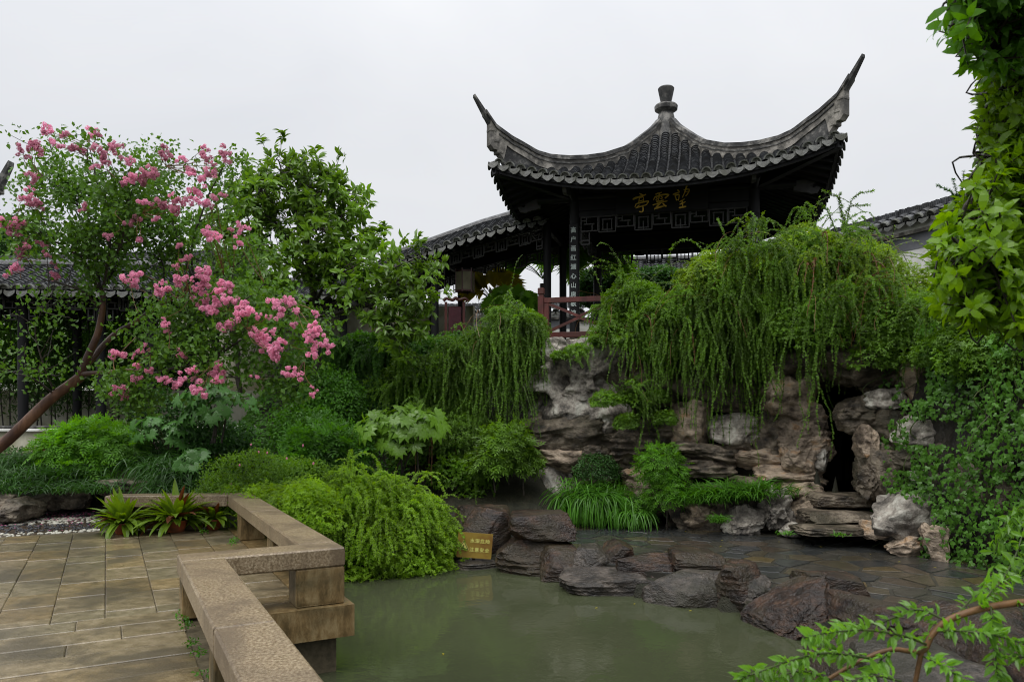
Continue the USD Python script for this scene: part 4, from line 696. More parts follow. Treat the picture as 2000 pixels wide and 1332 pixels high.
# red-brown railing in front of the pavilion
RB = -2.62
rail = thing('wooden_railing', 'dark red wooden railing with diagonal braces before the pavilion', 'railing', lp(-2.2, RB, FLOOR))
a0, a1, rz = -2.14, 2.2, FLOOR - .02
sp = [-2.14, -.72, .74, 2.2]
part(rail, 'kerb', cbox(lp(-2.34, RB - .14, FLOOR - .18), R3 * 4.7, D3 * .36, [0, 0, .155], .015), M['granite_side'])
for a in sp:
    part(rail, 'post', cat([cbox(lp(a - .055, RB - .055, rz), R3 * .11, D3 * .11, [0, 0, .86], .008), cbox(lp(a - .045, RB - .045, rz + .86), R3 * .09, D3 * .09, [0, 0, .03], .005), cbox(lp(a - .058, RB - .058, rz + .89), R3 * .116, D3 * .116, [0, 0, .12], .012)]), M['red_wood'])
for a, b in zip(sp[:-1], sp[1:]):
    l, r_ = a + .058, b - .058
    part(rail, 'top_rail', cbox(lp(l, RB - .04, rz + .73), R3 * (r_ - l), D3 * .08, [0, 0, .095], .006), M['red_wood'])
    part(rail, 'bottom_rail', cbox(lp(l, RB - .04, rz + .09), R3 * (r_ - l), D3 * .08, [0, 0, .10], .006), M['red_wood'])
    for x in (l, r_ - .09): part(rail, 'stile', cbox(lp(x, RB - .035, rz + .192), R3 * .09, D3 * .07, [0, 0, .536], .005), M['red_wood'])
    m_ = (l + r_) / 2
    for x0, x1 in ((l + .09, m_), (r_ - .09, m_)):
        for z0, z1 in ((rz + .21, rz + .45), (rz + .71, rz + .47)): part(rail, 'brace', bar(lp(x0, RB, z0), lp(x1, RB, z1), .05, .055, up=D3), M['red_wood'])

# ------------------------------------------------------------------ covered walkways
def walkway(name, label, K, front, floor_z, cols, wall=True, ncol_mat='dark_wood', deep=1.9, rise=.62, over=.5, bays=True):
    """K: points (x, y, eave height) of the front column line, left to right. front: unit vector to the viewer."""
    K = np.asarray(K, float); seg_ = np.hypot(*np.diff(K[:, :2], axis=0).T); L = np.r_[0, np.cumsum(seg_)]
    n = np.array([*front, 0.0]); n /= np.linalg.norm(n); zax = np.array([0, 0, 1.0])
    t = thing(name, label, 'walkway', (*K[len(K) // 2, :2], floor_z(L[-1] / 2)))
    at = lambda s: np.stack([np.interp(s, L, K[:, i]) for i in range(3)], -1)
    prof = np.array([[over, 0.0], [over * .4, .07], [0, .17], [-deep * .25, .38], [-deep / 2, rise], [-deep * .75, .38], [-deep, .17], [-deep - over * .4, .07], [-deep - over, 0.0]])
    m = int(L[-1] / .212); ss = (np.arange(m) + .5) * L[-1] / m
    sg = np.linspace(0, L[-1], max(2, m // 2)); g = at(sg)[:, None] + prof[None, :, :1] * n + prof[None, :, 1:] * zax
    up, lo = g + [0, 0, -.035], g + [0, 0, -.11]; f = grid_faces(len(sg), 9); N_ = len(sg) * 9
    ends = [[i, i + 1, i + 1 + N_] for b in (0, N_ - 9) for i in range(b, b + 8)] + [[i, i + 1 + N_, i + N_] for b in (0, N_ - 9) for i in range(b, b + 8)]
    part(t, 'roof_slope', (np.vstack([up.reshape(-1, 3), lo.reshape(-1, 3)]), np.vstack([f, f[:, ::-1] + N_, np.array(ends)])), M['dark_wood'])
    pans, dabs = [], []
    for s in ss:
        a = at(min(s + .05, L[-1])) - at(max(s - .05, 0)); a[2] *= 1; a /= np.linalg.norm(a); p = at(s)
        for sl in (slice(4, None, -1), slice(4, None)):
            q = p + prof[sl, :1] * n + prof[sl, 1:] * zax
            mm, last = tile_row(smooth_path(q, 14), a); part(t, 'tile_row', mm, M['roof_tile'])
            if sl.step == -1: part(t, 'end_tile', end_tile(last, a), M['end_tile'])
    for i in range(m + 1):
        s = i * L[-1] / m; a = at(min(s + .05, L[-1])) - at(max(s - .05, 0)); a /= np.linalg.norm(a); p = at(s)
        pans.append(pan_strip(p + prof[4::-1, :1] * n + prof[4::-1, 1:] * zax, a, .15))
        part(t, 'drip_tile', drip_tile(p + n * (over + .012), a, n, .185), M['drip_tile'])
    part(t, 'roof_channels', cat(pans), M['roof_tile'], kind='stuff')
    rg = at(np.linspace(0, L[-1], 30)) - n * deep / 2 + zax * (rise + .05)
    part(t, 'ridge', tube(rg, .10, 10), M['roof_tile'])
    for s in np.arange(.1, L[-1], .3):
        p = at(s); part(t, 'rafter', bar(p + n * (over - .04) + zax * -.14, p - n * deep / 2 + zax * (rise - .16), .06, .06), M['dark_wood'])
    for s in cols:
        p = at(s); fl = floor_z(s)
        for b in (0, -deep):
            q = p + n * b; part(t, 'column', tube([np.array([q[0], q[1], fl - .3]), np.array([q[0], q[1], p[2] + .12])], .085, 14), M['dark_wood'], smooth=40)
        part(t, 'tie_beam', bar(p + zax * -.02, p - n * deep + zax * -.02, .09, .14), M['dark_wood'])
    cs = [0, *cols, L[-1]] if bays else list(cols)
    for s0, s1 in zip(cs[:-1], cs[1:]):
        if s1 - s0 < .5: continue
        for b in (0, -deep):
            p, q = at(s0) + n * b, at(s1) + n * b; p, q = p + zax * .06, q + zax * .06
            part(t, 'lintel', bar(p, q, .08, .16), M['dark_wood'])
            ex = q - p; w = np.linalg.norm(ex); ex /= w
            lattice(t, p + ex * .1 - zax * .1 + n * .005, ex, zax, w - .2, .24, M['lattice_wood'])
    return t, at, n, L
cl = walkway('climbing_walkway', 'tile roofed walkway climbing from the trees up to the pavilion', [(-3.3, 17.2, 4.42), (-2.3, 17.05, 4.74), (-1.72, 16.95, 4.92), (-.9, 16.75, 5.16), (-.1, 16.55, 5.34), (.75, 16.34, 5.47)], (-.24, -.97), lambda s: 2.3 + .13 * s, [.9, 1.62, 4.2])
wl = walkway('valley_walkway', 'low walkway with white back wall behind the magnolia tree', [(-7.2, 17.3, 3.85), (-5.2, 17.5, 3.95), (-3.45, 17.35, 4.15)], (0.0, -1.0), lambda s: 1.4 + .1 * s, [.5, 1.9, 2.5, 3.4])
part(wl[0], 'back_wall', box_uv((-8.2, 18.85, .5), (5.3, 0, 0), (0, .2, 0), (0, 0, 3.55)), M['stained_wall'])
part(cl[0], 'back_wall', box_uv((-3.0, 19.2, 1.5), (2.05, -.35, 0), (.03, .2, 0), (0, 0, 2.6)), M['stained_wall'])
lw = walkway('garden_walkway', 'long dark tiled walkway with bamboo court behind the crape myrtle', [(-12.5, 13.7, 3.62), (-9, 13.7, 3.62), (-6.6, 13.7, 3.60), (-5.6, 13.95, 3.52), (-4.9, 14.4, 3.45)], (0.0, -1.0), lambda s: .8, [1.9, 3.78, 5.17, 6.05], deep=1.7)
# its low parapet in front and the court wall behind
para = part(lw[0], 'parapet', box_uv((-12.5, 13.55, .5), (6.3, 0, 0), (0, .2, 0), (0, 0, .66)), M['stained_wall'])
part(para, 'coping', cbox((-12.5, 13.48, 1.163), (6.34, 0, 0), (0, .34, 0), (0, 0, .05), .012), M['white_wall'])
part(para, 'coping', cbox((-12.5, 13.50, 1.216), (6.32, 0, 0), (0, .3, 0), (0, 0, .05), .012), M['lime_dark'])
para2 = part(lw[0], 'parapet', box_uv((-6.16, 13.65, .5), (1.5, .45, 0), (-.06, .2, 0), (0, 0, .7)), M['stained_wall'])
part(para2, 'coping', cbox((-6.14, 13.57, 1.205), (1.5, .45, 0), (-.1, .333, 0), (0, 0, .06), .012), M['white_wall'])
part(lw[0], 'column_stub', tube([(-8.05, 13.44, .55), (-8.05, 13.44, 1.15)], .055, 12), M['dark_wood'], smooth=40)
part(lw[0], 'drum_stone', lathe([(0, .76), (.13, .77), (.165, .84), (.165, .93), (.13, 1.0), (0, 1.01)], (-8.05, 13.40, 0), 20), M['terracotta'], smooth=40)

# ------------------------------------------------------------------ garden walls with tiled copings
def garden_wall(name, label, a, b, za, zb, base, mat='white_wall', face=None):
    a, b = np.array([*a, 0.0]), np.array([*b, 0.0]); e = b - a; L = np.linalg.norm(e); e /= L; n = np.array([e[1], -e[0], 0]); zax = np.array([0, 0, 1.0])
    if face is not None and n @ np.array([*face, 0]) < 0: n = -n
    t = thing(name, label, 'wall', (*(a + b)[:2] / 2, base)); th = .3
    zt = lambda s: za + (zb - za) * s / L; A = lambda s, o, z: a + e * s + n * o + zax * z
    def slab(o0, o1, d0, d1):
        v = np.array([A(s, o, zt(s) + d) for s in (0, L) for o, d in ((o0, d0), (o1, d0), (o1, d1), (o0, d1))])
        f = [[0, 1, 2], [0, 2, 3], [4, 6, 5], [4, 7, 6]] + [x for i in range(4) for x in ([i, i + 4, (i + 1) % 4 + 4], [i, (i + 1) % 4 + 4, (i + 1) % 4])]
        return v, np.array(f)
    part(t, 'plaster', slab(-th / 2, th / 2, base - za, -.62), M[mat])
    part(t, 'grey_band', slab(-th / 2 - .008, th / 2 + .008, -.618, -.34), M['grey_band'])
    part(t, 'cornice', slab(-th / 2 - .06, th / 2 + .06, -.338, -.27), M['lime'])
    part(t, 'cornice', slab(-th / 2 - .03, th / 2 + .03, -.268, -.13), M['white_wall'])
    m = int(L / .24)
    for i in range(m):
        s = (i + .5) * L / m; sl = np.array([0, 0, (zb - za) / L]); ax = e + sl; ax /= np.linalg.norm(ax)
        for sg in (1, -1):
            q = np.array([A(s, sg * .02, zt(s) + .06), A(s, sg * .16, zt(s) - .03), A(s, sg * .3, zt(s) - .11)])
            mm, last = tile_row(q, ax, step=.11); part(t, 'tile_row', mm, M['roof_tile'])
            if sg == 1: part(t, 'end_tile', end_tile(last, ax), M['end_tile'])
        if True:
            s2 = i * L / m; part(t, 'drip_tile', drip_tile(A(s2, .31, zt(s2) - .11), ax, n, .2, .11), M['drip_tile'])
    part(t, 'coping_bed', slab(-.29, .29, -.128, -.09), M['dark_wood'])
    # ridge of tiles set on edge
    ed = []
    for s in np.arange(0.02, L - .02, .045):
        h = .17 + rng.uniform(-.012, .012); v = box_uv(A(s, -.07, zt(s) + .03), e * .036, n * .14, zax * h); ed.append(v)
    part(t, 'ridge_tiles', cat(ed), M['roof_tile'], kind='stuff')
    return t
garden_wall('garden_wall', 'white garden wall with dark tile coping behind the jasmine and the bright green tree', (6.2, 17.2), (8.4, 12.0), 5.10, 5.10, 1.5, face=(-1, -.3))
garden_wall('garden_wall', 'white boundary wall with tiled coping seen between the blossoming branches', (-14.5, 20.2), (-6.2, 19.2), 5.35, 5.35, .5, face=(0, -1))
rh = walkway('rear_hall', 'dark roofed hall closing the view behind the pavilion', [(2.35, 21.2, 4.62), (5.0, 20.9, 4.62), (8.6, 20.3, 4.62)], (-.16, -.98), lambda s: 2.4, [.3, 2.2, 4.2, 6.1], deep=3.2, rise=1.3)
part(rh[0], 'back_wall', box_uv((2.5, 24.3, 2.0), (6.2, -.9, 0), (.03, .2, 0), (0, 0, 2.7)), M['dark_wood'])
garden_wall('garden_wall', 'short distant white wall with tiled coping seen under the climbing walkway', (-3.2, 23.8), (2.2, 23.2), 4.6, 4.6, 1.5, face=(0, -1))
part(lw[0], 'court_wall', box_uv((-13, 15.75, .5), (8.2, .2, 0), (0, .2, 0), (0, 0, 1.45)), M['stained_wall'])

# tip of another upturned roof at the left edge
hall = thing('hall_roof', 'upturned grey roof corner of a hall at the left edge', 'roof', P(-160, 420, 20))
hp = smooth_path([P(-260, 440, 21), P(-150, 425, 20.6), P(-60, 400, 20.2), P(-8, 360, 20), P(22, 316, 19.8)], 30)
ww = np.interp(np.arange(30), [0, 22, 29], [.5, .34, .13])
v = np.concatenate([hp + np.array([0, .12, 0]), hp - np.array([0, .12, 0]), hp - np.c_[np.zeros((30, 1)), np.full((30, 1), .1), ww * 1.0], hp + np.c_[np.zeros((30, 1)), np.full((30, 1), .1), -ww * 1.0]])
hf = np.vstack([grid_faces(4, 30), np.stack([np.r_[np.arange(29)], np.arange(29) + 91, np.arange(29) + 1], 1), np.stack([np.arange(29), np.arange(29) + 90, np.arange(29) + 91], 1), [[29, 59, 89], [29, 89, 119]]])
part(hall, 'hip_ridge', (v, hf), M['lime_dark'])
for q, w in ((P(-4, 372, 20), .18), (P(-22, 386, 20.05), .2)): part(hall, 'corbel', cbox(q - [w / 2, .14, w / 2], (w, 0, 0), (0, .28, 0), (0, 0, w), .02), M['lime'])
part(hall, 'roof_slope', (np.array([P(-260, 470, 21), P(-10, 400, 20), P(-60, 520, 22.5), P(-300, 560, 22.5), P(-260, 485, 21), P(-10, 412, 20), P(-60, 532, 22.5), P(-300, 572, 22.5)]), np.array([[0, 1, 2], [0, 2, 3], [4, 6, 5], [4, 7, 6], [0, 4, 5], [0, 5, 1], [1, 5, 6], [1, 6, 2], [2, 6, 7], [2, 7, 3], [3, 7, 4], [3, 4, 0]])), M['roof_tile'])

# ------------------------------------------------------------------ things in the walkway, sign
lan = thing('hanging_lantern', 'hexagonal wooden lantern with pale panes hanging in the climbing walkway', 'lantern', P(908, 560, 17.3))
lc = P(908, 549, 17.3); hexp = [lc + np.array([.21 * math.cos(x), .21 * math.sin(x), 0]) for x in np.arange(6) * math.pi / 3 + .3]
for i in range(6):
    p, q = hexp[i], hexp[(i + 1) % 6]; zz_ = np.array([0, 0, 1.0])
    part(lan, 'post', bar(p - zz_ * .27, p + zz_ * .27, .028, .028, up=(1, 0, 0)), M['red_wood'])
    part(lan, 'rail', bar(p - zz_ * .23, q - zz_ * .23, .02, .03), M['red_wood']); part(lan, 'rail', bar(p + zz_ * .21, q + zz_ * .21, .02, .03), M['red_wood'])
    part(lan, 'pane', box_uv(p * .97 + q * .03 - zz_ * .21 , (q - p) * .94, zz_ * .40, np.cross(q - p, zz_) * .03), M['lamp_paper'])
part(lan, 'cord', tube([lc + [0, 0, .25], lc + [0, 0, .75]], .012, 6), M['dark_wood'])
part(lan, 'cap', lathe([(0, .29), (.1, .29), (.24, .235), (.24, .225), (0, .225)], lc, 6), M['dark_wood'])
bd = thing('notice_board', 'dark red wooden notice board with curled top rail on posts in the walkway', 'board', P(886, 690, 16.9))
Yb = 16.9
for px in (871, 906): part(bd, 'post', bar(P(px, 700, Yb), P(px, 590, Yb), .055, .055, up=(0, 1, 0)), M['red_wood'])
part(bd, 'panel', cbox(P(876, 650, Yb - .05), (.28, 0, 0), (0, .04, 0), (0, 0, .57), .01), M['board_red'])
part(bd, 'top_rail', tube(smooth_path([P(866, 588, Yb), P(872, 583, Yb), P(884, 586, Yb), P(890, 582, Yb), P(896, 586, Yb), P(908, 583, Yb), P(914, 588, Yb)], 24), .035, 8), M['red_wood'])
sg = thing('warning_sign', 'yellow brown metal sign warning of deep water beside the trailing bush', 'sign', P(925, 1092, 10.2))
Ys = 10.22; o = P(891, 1087, Ys); ex = P(959, 1092, Ys + .03) - o; ez = P(894, 1038, Ys) - o; w_, h_ = np.linalg.norm(ex), np.linalg.norm(ez)
ex /= w_; ez -= ex * (ez @ ex); ez /= np.linalg.norm(ez)
part(sg, 'plate', box_uv(o, ex * w_, ez * h_, np.cross(ex, ez) * -.012), M['sign_face'])
nn = np.cross(ex, ez)
for r_i, txt in ((0, '水深危险'), (1, '注意安全')):
    for i, ch in enumerate(txt): part(sg, 'character', plate(glyph(ch, .062), o + ex * (.165 + .068 * i) + ez * (h_ * .62 - r_i * .118) + nn * .0015, ex, ez, .002), M['sign_yellow'])
tri = lambda c, r: Polygon([(c[0] + r * math.cos(a), c[1] + r * math.sin(a)) for a in (math.pi / 2, math.pi * 7 / 6, math.pi * 11 / 6)])
tc = (.085, h_ * .44)
part(sg, 'warning_triangle', plate(tri(tc, .088), o + nn * .001, ex, ez, .001), M['sign_yellow'])
part(sg, 'warning_triangle', plate(tri(tc, .078).difference(tri(tc, .060)), o + nn * .0025, ex, ez, .001), M['black_paint'])
part(sg, 'warning_symbol', plate(Polygon([(-.028, -.028), (.028, -.028), (.028, -.02), (-.028, -.02)]).union(Polygon([(-.022, -.014), (.012, -.008), (-.004, .012), (.012, .016), (.010, .024), (-.012, .02), (-.004, 0), (-.024, -.004)])), o + ex * tc[0] + ez * tc[1] + nn * .0025, ex, ez, .001), M['black_paint'])
part(sg, 'stake', bar(P(925, 1110, Ys + .06), P(925, 1060, Ys + .06), .04, .03, up=(0, 1, 0)), M['dark_wood'])
# ------------------------------------------------------------------ leaves and stems
def unit(a): return a / (np.linalg.norm(a, axis=-1, keepdims=True) + 1e-12)
KITE = (np.array([(0, 0, 0), (.42, -.5, .10), (1, 0, -.06), (.42, .5, .10)]), np.array([[0, 1, 2], [0, 2, 3]]))
OVAL = (np.array([(0, 0, 0), (.28, -.42, .10), (.62, -.44, .08), (1, 0, -.14), (.62, .44, .08), (.28, .42, .10), (.45, 0, 0)]), np.array([[0, 1, 6], [1, 2, 6], [2, 3, 6], [3, 4, 6], [4, 5, 6], [5, 0, 6]]))
LONG = (np.array([(0, 0, 0), (.2, -.35, .05), (.2, .35, .05), (.5, -.5, .06), (.5, .5, .06), (.8, -.33, -.06), (.8, .33, -.06), (1, 0, -.25)]), np.array([[0, 1, 2], [1, 3, 4], [1, 4, 2], [3, 5, 6], [3, 6, 4], [5, 7, 6]]))
IVY = (np.array([(0, 0, 0), (-.12, -.38, -.05), (.22, -.52, -.02), (.38, -.30, .06), (1, 0, -.10), (.38, .30, .06), (.22, .52, -.02), (-.12, .38, -.05), (.3, 0, .05)]), np.array([[0, 1, 8], [1, 2, 8], [2, 3, 8], [3, 4, 8], [4, 5, 8], [5, 6, 8], [6, 7, 8], [7, 0, 8]]))
_t = []
for an in (-1.15, 0, 1.15):
    c, s = math.cos(an), math.sin(an); k = KITE[0] * [1.0, .42, 1.0] * (1.0 if an == 0 else .85)
    _t.append((np.c_[k[:, 0] * c - k[:, 1] * s, k[:, 0] * s + k[:, 1] * c, k[:, 2] * .6], KITE[1]))
TRI = cat(_t)
_t = []
for x, an in ((.1, -1.0), (.1, 1.0), (.38, -.9), (.38, .9), (.62, -.8), (.62, .8), (.75, 0)):
    c, s = math.cos(an), math.sin(an); k = KITE[0] * [.42, .16, .3]
    _t.append((np.c_[x + k[:, 0] * c - k[:, 1] * s, k[:, 0] * s + k[:, 1] * c, k[:, 2] - .18 * x * x], KITE[1]))
PINN = cat(_t)
def leaves(p, d, nrm, L, W, tpl=KITE):
    """Leaves at p, pointing along d, facing nrm, L long and W wide."""
    p, d = np.asarray(p, float), unit(np.asarray(d, float)); nrm = np.asarray(nrm, float)
    b = np.cross(nrm, d); b = unit(b); n = np.cross(d, b); L = np.broadcast_to(L, (len(p),))[:, None, None]; W = np.broadcast_to(W, (len(p),))[:, None, None]
    tv, tf = tpl
    v = p[:, None] + L * tv[None, :, :1] * d[:, None] + W * tv[None, :, 1:2] * b[:, None] + L * tv[None, :, 2:] * n[:, None]
    f = tf[None] + (np.arange(len(p)) * len(tv))[:, None, None]
    return v.reshape(-1, 3), f.reshape(-1, 3)
def rnd_dirs(n, r): return unit(r.normal(size=(n, 3)))
def strands(start, d0, length, r, step=.05, grav=.10, wig=.05, stiff=None):
    """Trailing shoots: start points, first directions and lengths -> (n, m, 3) paths and a mask."""
    n = len(start); m = int(length.max() / step) + 1; p = np.zeros((n, m, 3)); p[:, 0] = start; d = unit(d0.copy()); g = np.broadcast_to(grav, (n,))[:, None]
    for i in range(1, m):
        d = unit(d + np.array([0, 0, -1.0]) * g + r.normal(size=(n, 3)) * wig); p[:, i] = p[:, i - 1] + d * step
    return p, (np.arange(m)[None] * step) < length[:, None]
def strand_leaves(paths, ok, r, size, wid, every=1, tpl=TRI, droop=.35, perp=.9, taper=.5, per=2):
    n, m, _ = paths.shape; t = unit(np.gradient(paths, axis=1)); idx = np.argwhere(ok[:, ::every]); i, j = idx[:, 0], idx[:, 1] * every
    frac = j / np.maximum(ok.sum(1)[i], 1); ps, ds, ns, Ls = [], [], [], []
    for s in range(per):
        tt = t[i, j]; o = rnd_dirs(len(i), r); o = unit(o - tt * (o * tt).sum(1, keepdims=True))
        d = unit(o * perp + tt * .5 + np.array([0, 0, -droop]) + r.normal(size=o.shape) * .15)
        ps.append(paths[i, j] + tt * r.uniform(-.5, .5, (len(i), 1)) * .04); ds.append(d); ns.append(unit(np.array([0, -.45, 1.0]) + r.normal(size=o.shape) * .45)); Ls.append(size * r.uniform(.7, 1.25, len(i)) * (1 - taper * frac))
    L = np.concatenate(Ls); return leaves(np.concatenate(ps), np.concatenate(ds), np.concatenate(ns), L, L * wid, tpl)
def strand_stems(paths, ok, w=.0022):
    """Shoots as thin three-sided tubes."""
    n, m, _ = paths.shape; t = unit(np.gradient(paths, axis=1)); a = unit(np.cross(t, [0.3, 1.0, .1])); b = np.cross(t, a); an = np.arange(3) * 2.0944
    v = paths[:, :, None] + w * (np.cos(an)[:, None] * a[:, :, None] + np.sin(an)[:, None] * b[:, :, None])
    idx = np.argwhere(ok[:, 1:]); base = (idx[:, 0] * m + idx[:, 1]) * 3; fs = []
    for k in range(3):
        q = (k + 1) % 3; fs += [np.stack([base + k, base + q, base + 3 + q], 1), np.stack([base + k, base + 3 + q, base + 3 + k], 1)]
    return v.reshape(-1, 3), np.vstack(fs)
def blob(c, rad, n, r, size, wid, tpl=KITE, up=.25, shell=.45, lump=.35, lfreq=1.6, low=-.5, droop=.25, seed=0, face=.6):
    """Leaves through the outer volume of a lumpy crown."""
    d = rnd_dirs(int(n * 1.6), r); d = d[d[:, 2] > low][:n]; n = len(d); rad = np.asarray(rad, float)
    k = 1 + lump * 2 * (fbm(d * lfreq * 1.5 + seed * 5.1 + 9, 3, seed) - .5)
    rr = k * (1 - shell * np.abs(r.normal(0, .42, n))); p = np.asarray(c) + d * rad * rr[:, None]
    out = unit(d / rad); dd = unit(out * .55 + rnd_dirs(n, r) * .75 + np.array([0, 0, -droop])); nn = unit(out * face + np.array([0, 0, up + .35]) + rnd_dirs(n, r) * .45)
    L = size * r.uniform(.65, 1.3, n); return leaves(p, dd, nn, L, L * wid, tpl)
def patch(xs, ys, n, r, size, wid, tpl=KITE, thick=.35, zf=ground_z, up=1.0, keep=None, face=(0, -.5, .8), lump=.5, seed=0):
    """Leaves of low shrubs over a piece of ground."""
    x, y = r.uniform(*xs, n), r.uniform(*ys, n)
    if keep is not None: k = keep(x, y); x, y = x[k], y[k]
    n = len(x); h = fbm(np.stack([x * 1.3, y * 1.3, 0 * x], -1) + seed, 3, seed)
    z = zf(x, y) + thick * (.35 + 2 * lump * (h - .3)) * (1 - .5 * np.abs(r.normal(0, .5, n)))
    d = unit(rnd_dirs(n, r) + np.array([0, -.4, -.1])); nn = unit(np.array(face) + rnd_dirs(n, r) * .5); L = size * r.uniform(.65, 1.3, n)
    return leaves(np.stack([x, y, z], -1), d, nn, L, L * wid, tpl)
def limb(pts, r0, r1, n=18, sides=8, wob=0.0, seed=0):
    p = smooth_path(pts, n)
    if wob: p[1:-1] += (np.stack([noise(p * 2.3 + seed, seed + k) for k in range(3)], -1)[1:-1] - .5) * wob
    return tube(p, np.linspace(r0, r1, n), sides), p
def split_leaves(t, mesh, per_v, n, mat, name='leaf', rest='leaves', smooth=False):
    """The n leaves nearest the camera as parts of their own, the others as one part."""
    v, f = mesh; V = v.reshape(-1, per_v, 3); F = f[:len(f) // len(V)] if False else None
    fp = len(f) // len(V); tf = f[:fp]; c = V.mean(1); px, py = 1000 + FPX * c[:, 0] / c[:, 1], 800 - FPX * (c[:, 2] - EYE) / c[:, 1]
    vis = (px > -20) & (px < 2020) & (py > -20) & (py < 1350); o = np.argsort(np.where(vis, c[:, 1], 1e9)); near, far = o[:n], o[n:]
    for i in near: part(t, name, (V[i], tf), mat)
    if len(far): part(t, rest, (V[far].reshape(-1, 3), (tf[None] + (np.arange(len(far)) * per_v)[:, None, None]).reshape(-1, 3)), mat, kind='stuff')

# ------------------------------------------------------------------ jasmine that trails over the rockery
def cascade(name, label, crest, n, seed, L=(.6, 1.6), out=(.0, -1.0), mat='jasmine', size=.05, lowrow=True, bare=0, fill=0, up=(.1, .6), spread=.35, jit=(.15, .25, .1), step=.030, grav=.13, arcs=0, fillmat=None, wig=.10, dry=0, rad=(.35, .3, .25)):
    """A trailing shrub: shoots arch out from points on its crest and hang, with a leafy crown above."""
    r = np.random.default_rng(seed); crest = np.asarray(crest, float); t = thing(name, label, 'shrub', crest.mean(0))
    nc = max(5, n // 11); sc = r.uniform(0, len(crest) - 1, nc); ic = np.minimum(sc.astype(int), len(crest) - 2); uc = (sc - ic)[:, None]; o = np.array([*out, 0.0])
    pc = crest[ic] * (1 - uc) + crest[ic + 1] * uc + r.normal(size=(nc, 3)) * np.array(jit)
    dc = o * r.uniform(.25, 1.0, (nc, 1)) + np.stack([r.normal(0, spread, nc), r.normal(0, spread * .6, nc), r.uniform(*up, nc)], -1); lc = r.uniform(*L, nc) * (.55 + .9 * noise(np.stack([sc * 2.1, 0 * sc, 0 * sc], -1), seed))
    c = r.integers(0, nc, n); p0 = pc[c] + r.normal(size=(n, 3)) * [.085, .085, .05]; d0 = dc[c] + r.normal(size=(n, 3)) * .16; ln = lc[c] * r.uniform(.32, 1.1, n)
    p, ok = strands(p0, d0, ln, r, step, grav * r.uniform(.6, 1.6, n), wig)
    part(t, 'shoots', strand_stems(p, ok), M['stem_green'], kind='stuff')
    part(t, 'leaves', strand_leaves(p, ok, r, size * .80, 1.0, per=3), M[mat], kind='stuff')
    if arcs:      # longer bare-tipped shoots that stand out of the mass
        k = r.integers(0, n, arcs); d = unit(np.stack([r.normal(0, .7, arcs), -r.uniform(0, .5, arcs), r.uniform(.8, 1.4, arcs)], -1))
        q, ok2 = strands(p0[k], d, r.uniform(.5, 1.1, arcs), r, step, .06, .06)
        part(t, 'arching_shoots', strand_stems(q, ok2, .005), M['stem_green'], kind='stuff'); part(t, 'leaves', strand_leaves(q, ok2, r, size * .9, 1.0, every=2), M[mat], kind='stuff')
    if dry:
        k = r.integers(0, n, dry); q, ok3 = strands(p0[k] + [0, -.25, -.1], d0[k], r.uniform(.5, 1.1, dry), r, step, .2, .05)
        part(t, 'withered_shoots', strand_stems(q, ok3, .006), M['stem_brown'], label='withered brown shoots', kind='stuff'); part(t, 'dead_leaves', strand_leaves(q, ok3, r, size * .8, 1.0, every=2), M['dead_leaf'], label='withered brown leaves', kind='stuff')
    if bare:
        k = r.integers(0, n, bare); d = unit(np.stack([r.normal(0, .9, bare), -r.uniform(0, .6, bare), r.uniform(-.2, .8, bare)], -1)); q, ok4 = strands(p0[k] + [0, -.1, 0], d, r.uniform(.5, 1.4, bare), r, step, .09, .08); part(t, 'woody_stems', strand_stems(q, ok4, .004), M['stem_brown'], label='bare woody stems', kind='stuff')
    if fill:
        ms = [blob(c + r.normal(size=3) * .1, np.array(rad) * r.uniform(.8, 1.3), fill // len(crest), r, size, 1.0, TRI, seed=seed + j) for j, c in enumerate(crest)]
        if lowrow: ms += [blob(c + [r.normal(0, .12), -.22, -.42 + r.normal(0, .1)], np.array(rad) * [1.05, .5, 1.15] * r.uniform(.7, 1.2), fill // len(crest) // 2, r, size, 1.0, TRI, seed=seed + 50 + j, droop=.7) for j, c in enumerate(crest)]
        part(t, 'leaves', cat(ms), M[fillmat or mat], kind='stuff')
    return t
PX = lambda *a: np.array([P(*q) for q in a])
cascade('trailing_jasmine', 'green jasmine curtain hanging left of the tall pale pitted rock', PX((900, 725, 13.6), (940, 680, 13.5), (978, 640, 13.4), (1008, 618, 13.3), (1026, 650, 13.3)), 560, 31, (.6, 2.1), (-.15, -.8), bare=12, fill=9000, rad=(.36, .35, .30), arcs=10, jit=(.13, .3, .18))
cascade('trailing_jasmine', 'jasmine tuft hanging from the platform edge below the red railing', PX((1108, 690, 12.8), (1125, 684, 12.8), (1165, 668, 12.8), (1195, 660, 12.8)), 80, 32, (.12, .5), fill=1300, lowrow=False, rad=(.17, .2, .09), jit=(.1, .15, .05), up=(-.2, .2))
cascade('trailing_jasmine', 'jasmine clump grown up over the red railing in front of the couplet column', PX((1205, 650, 13.1), (1215, 610, 13.2), (1225, 585, 13.3), (1255, 590, 13.2)), 220, 33, (.3, .85), fill=7500, lowrow=False, bare=10, rad=(.36, .35, .36), arcs=24, jit=(.2, .3, .25))
cascade('trailing_jasmine', 'long bright jasmine curtain over the middle of the rockery below the pavilion', PX((1275, 640, 12.8), (1320, 615, 12.6), (1370, 590, 12.45), (1430, 570, 12.3)), 860, 34, (.8, 2.6), bare=26, fill=15000, rad=(.48, .4, .34), arcs=8, jit=(.22, .3, .2), dry=10)
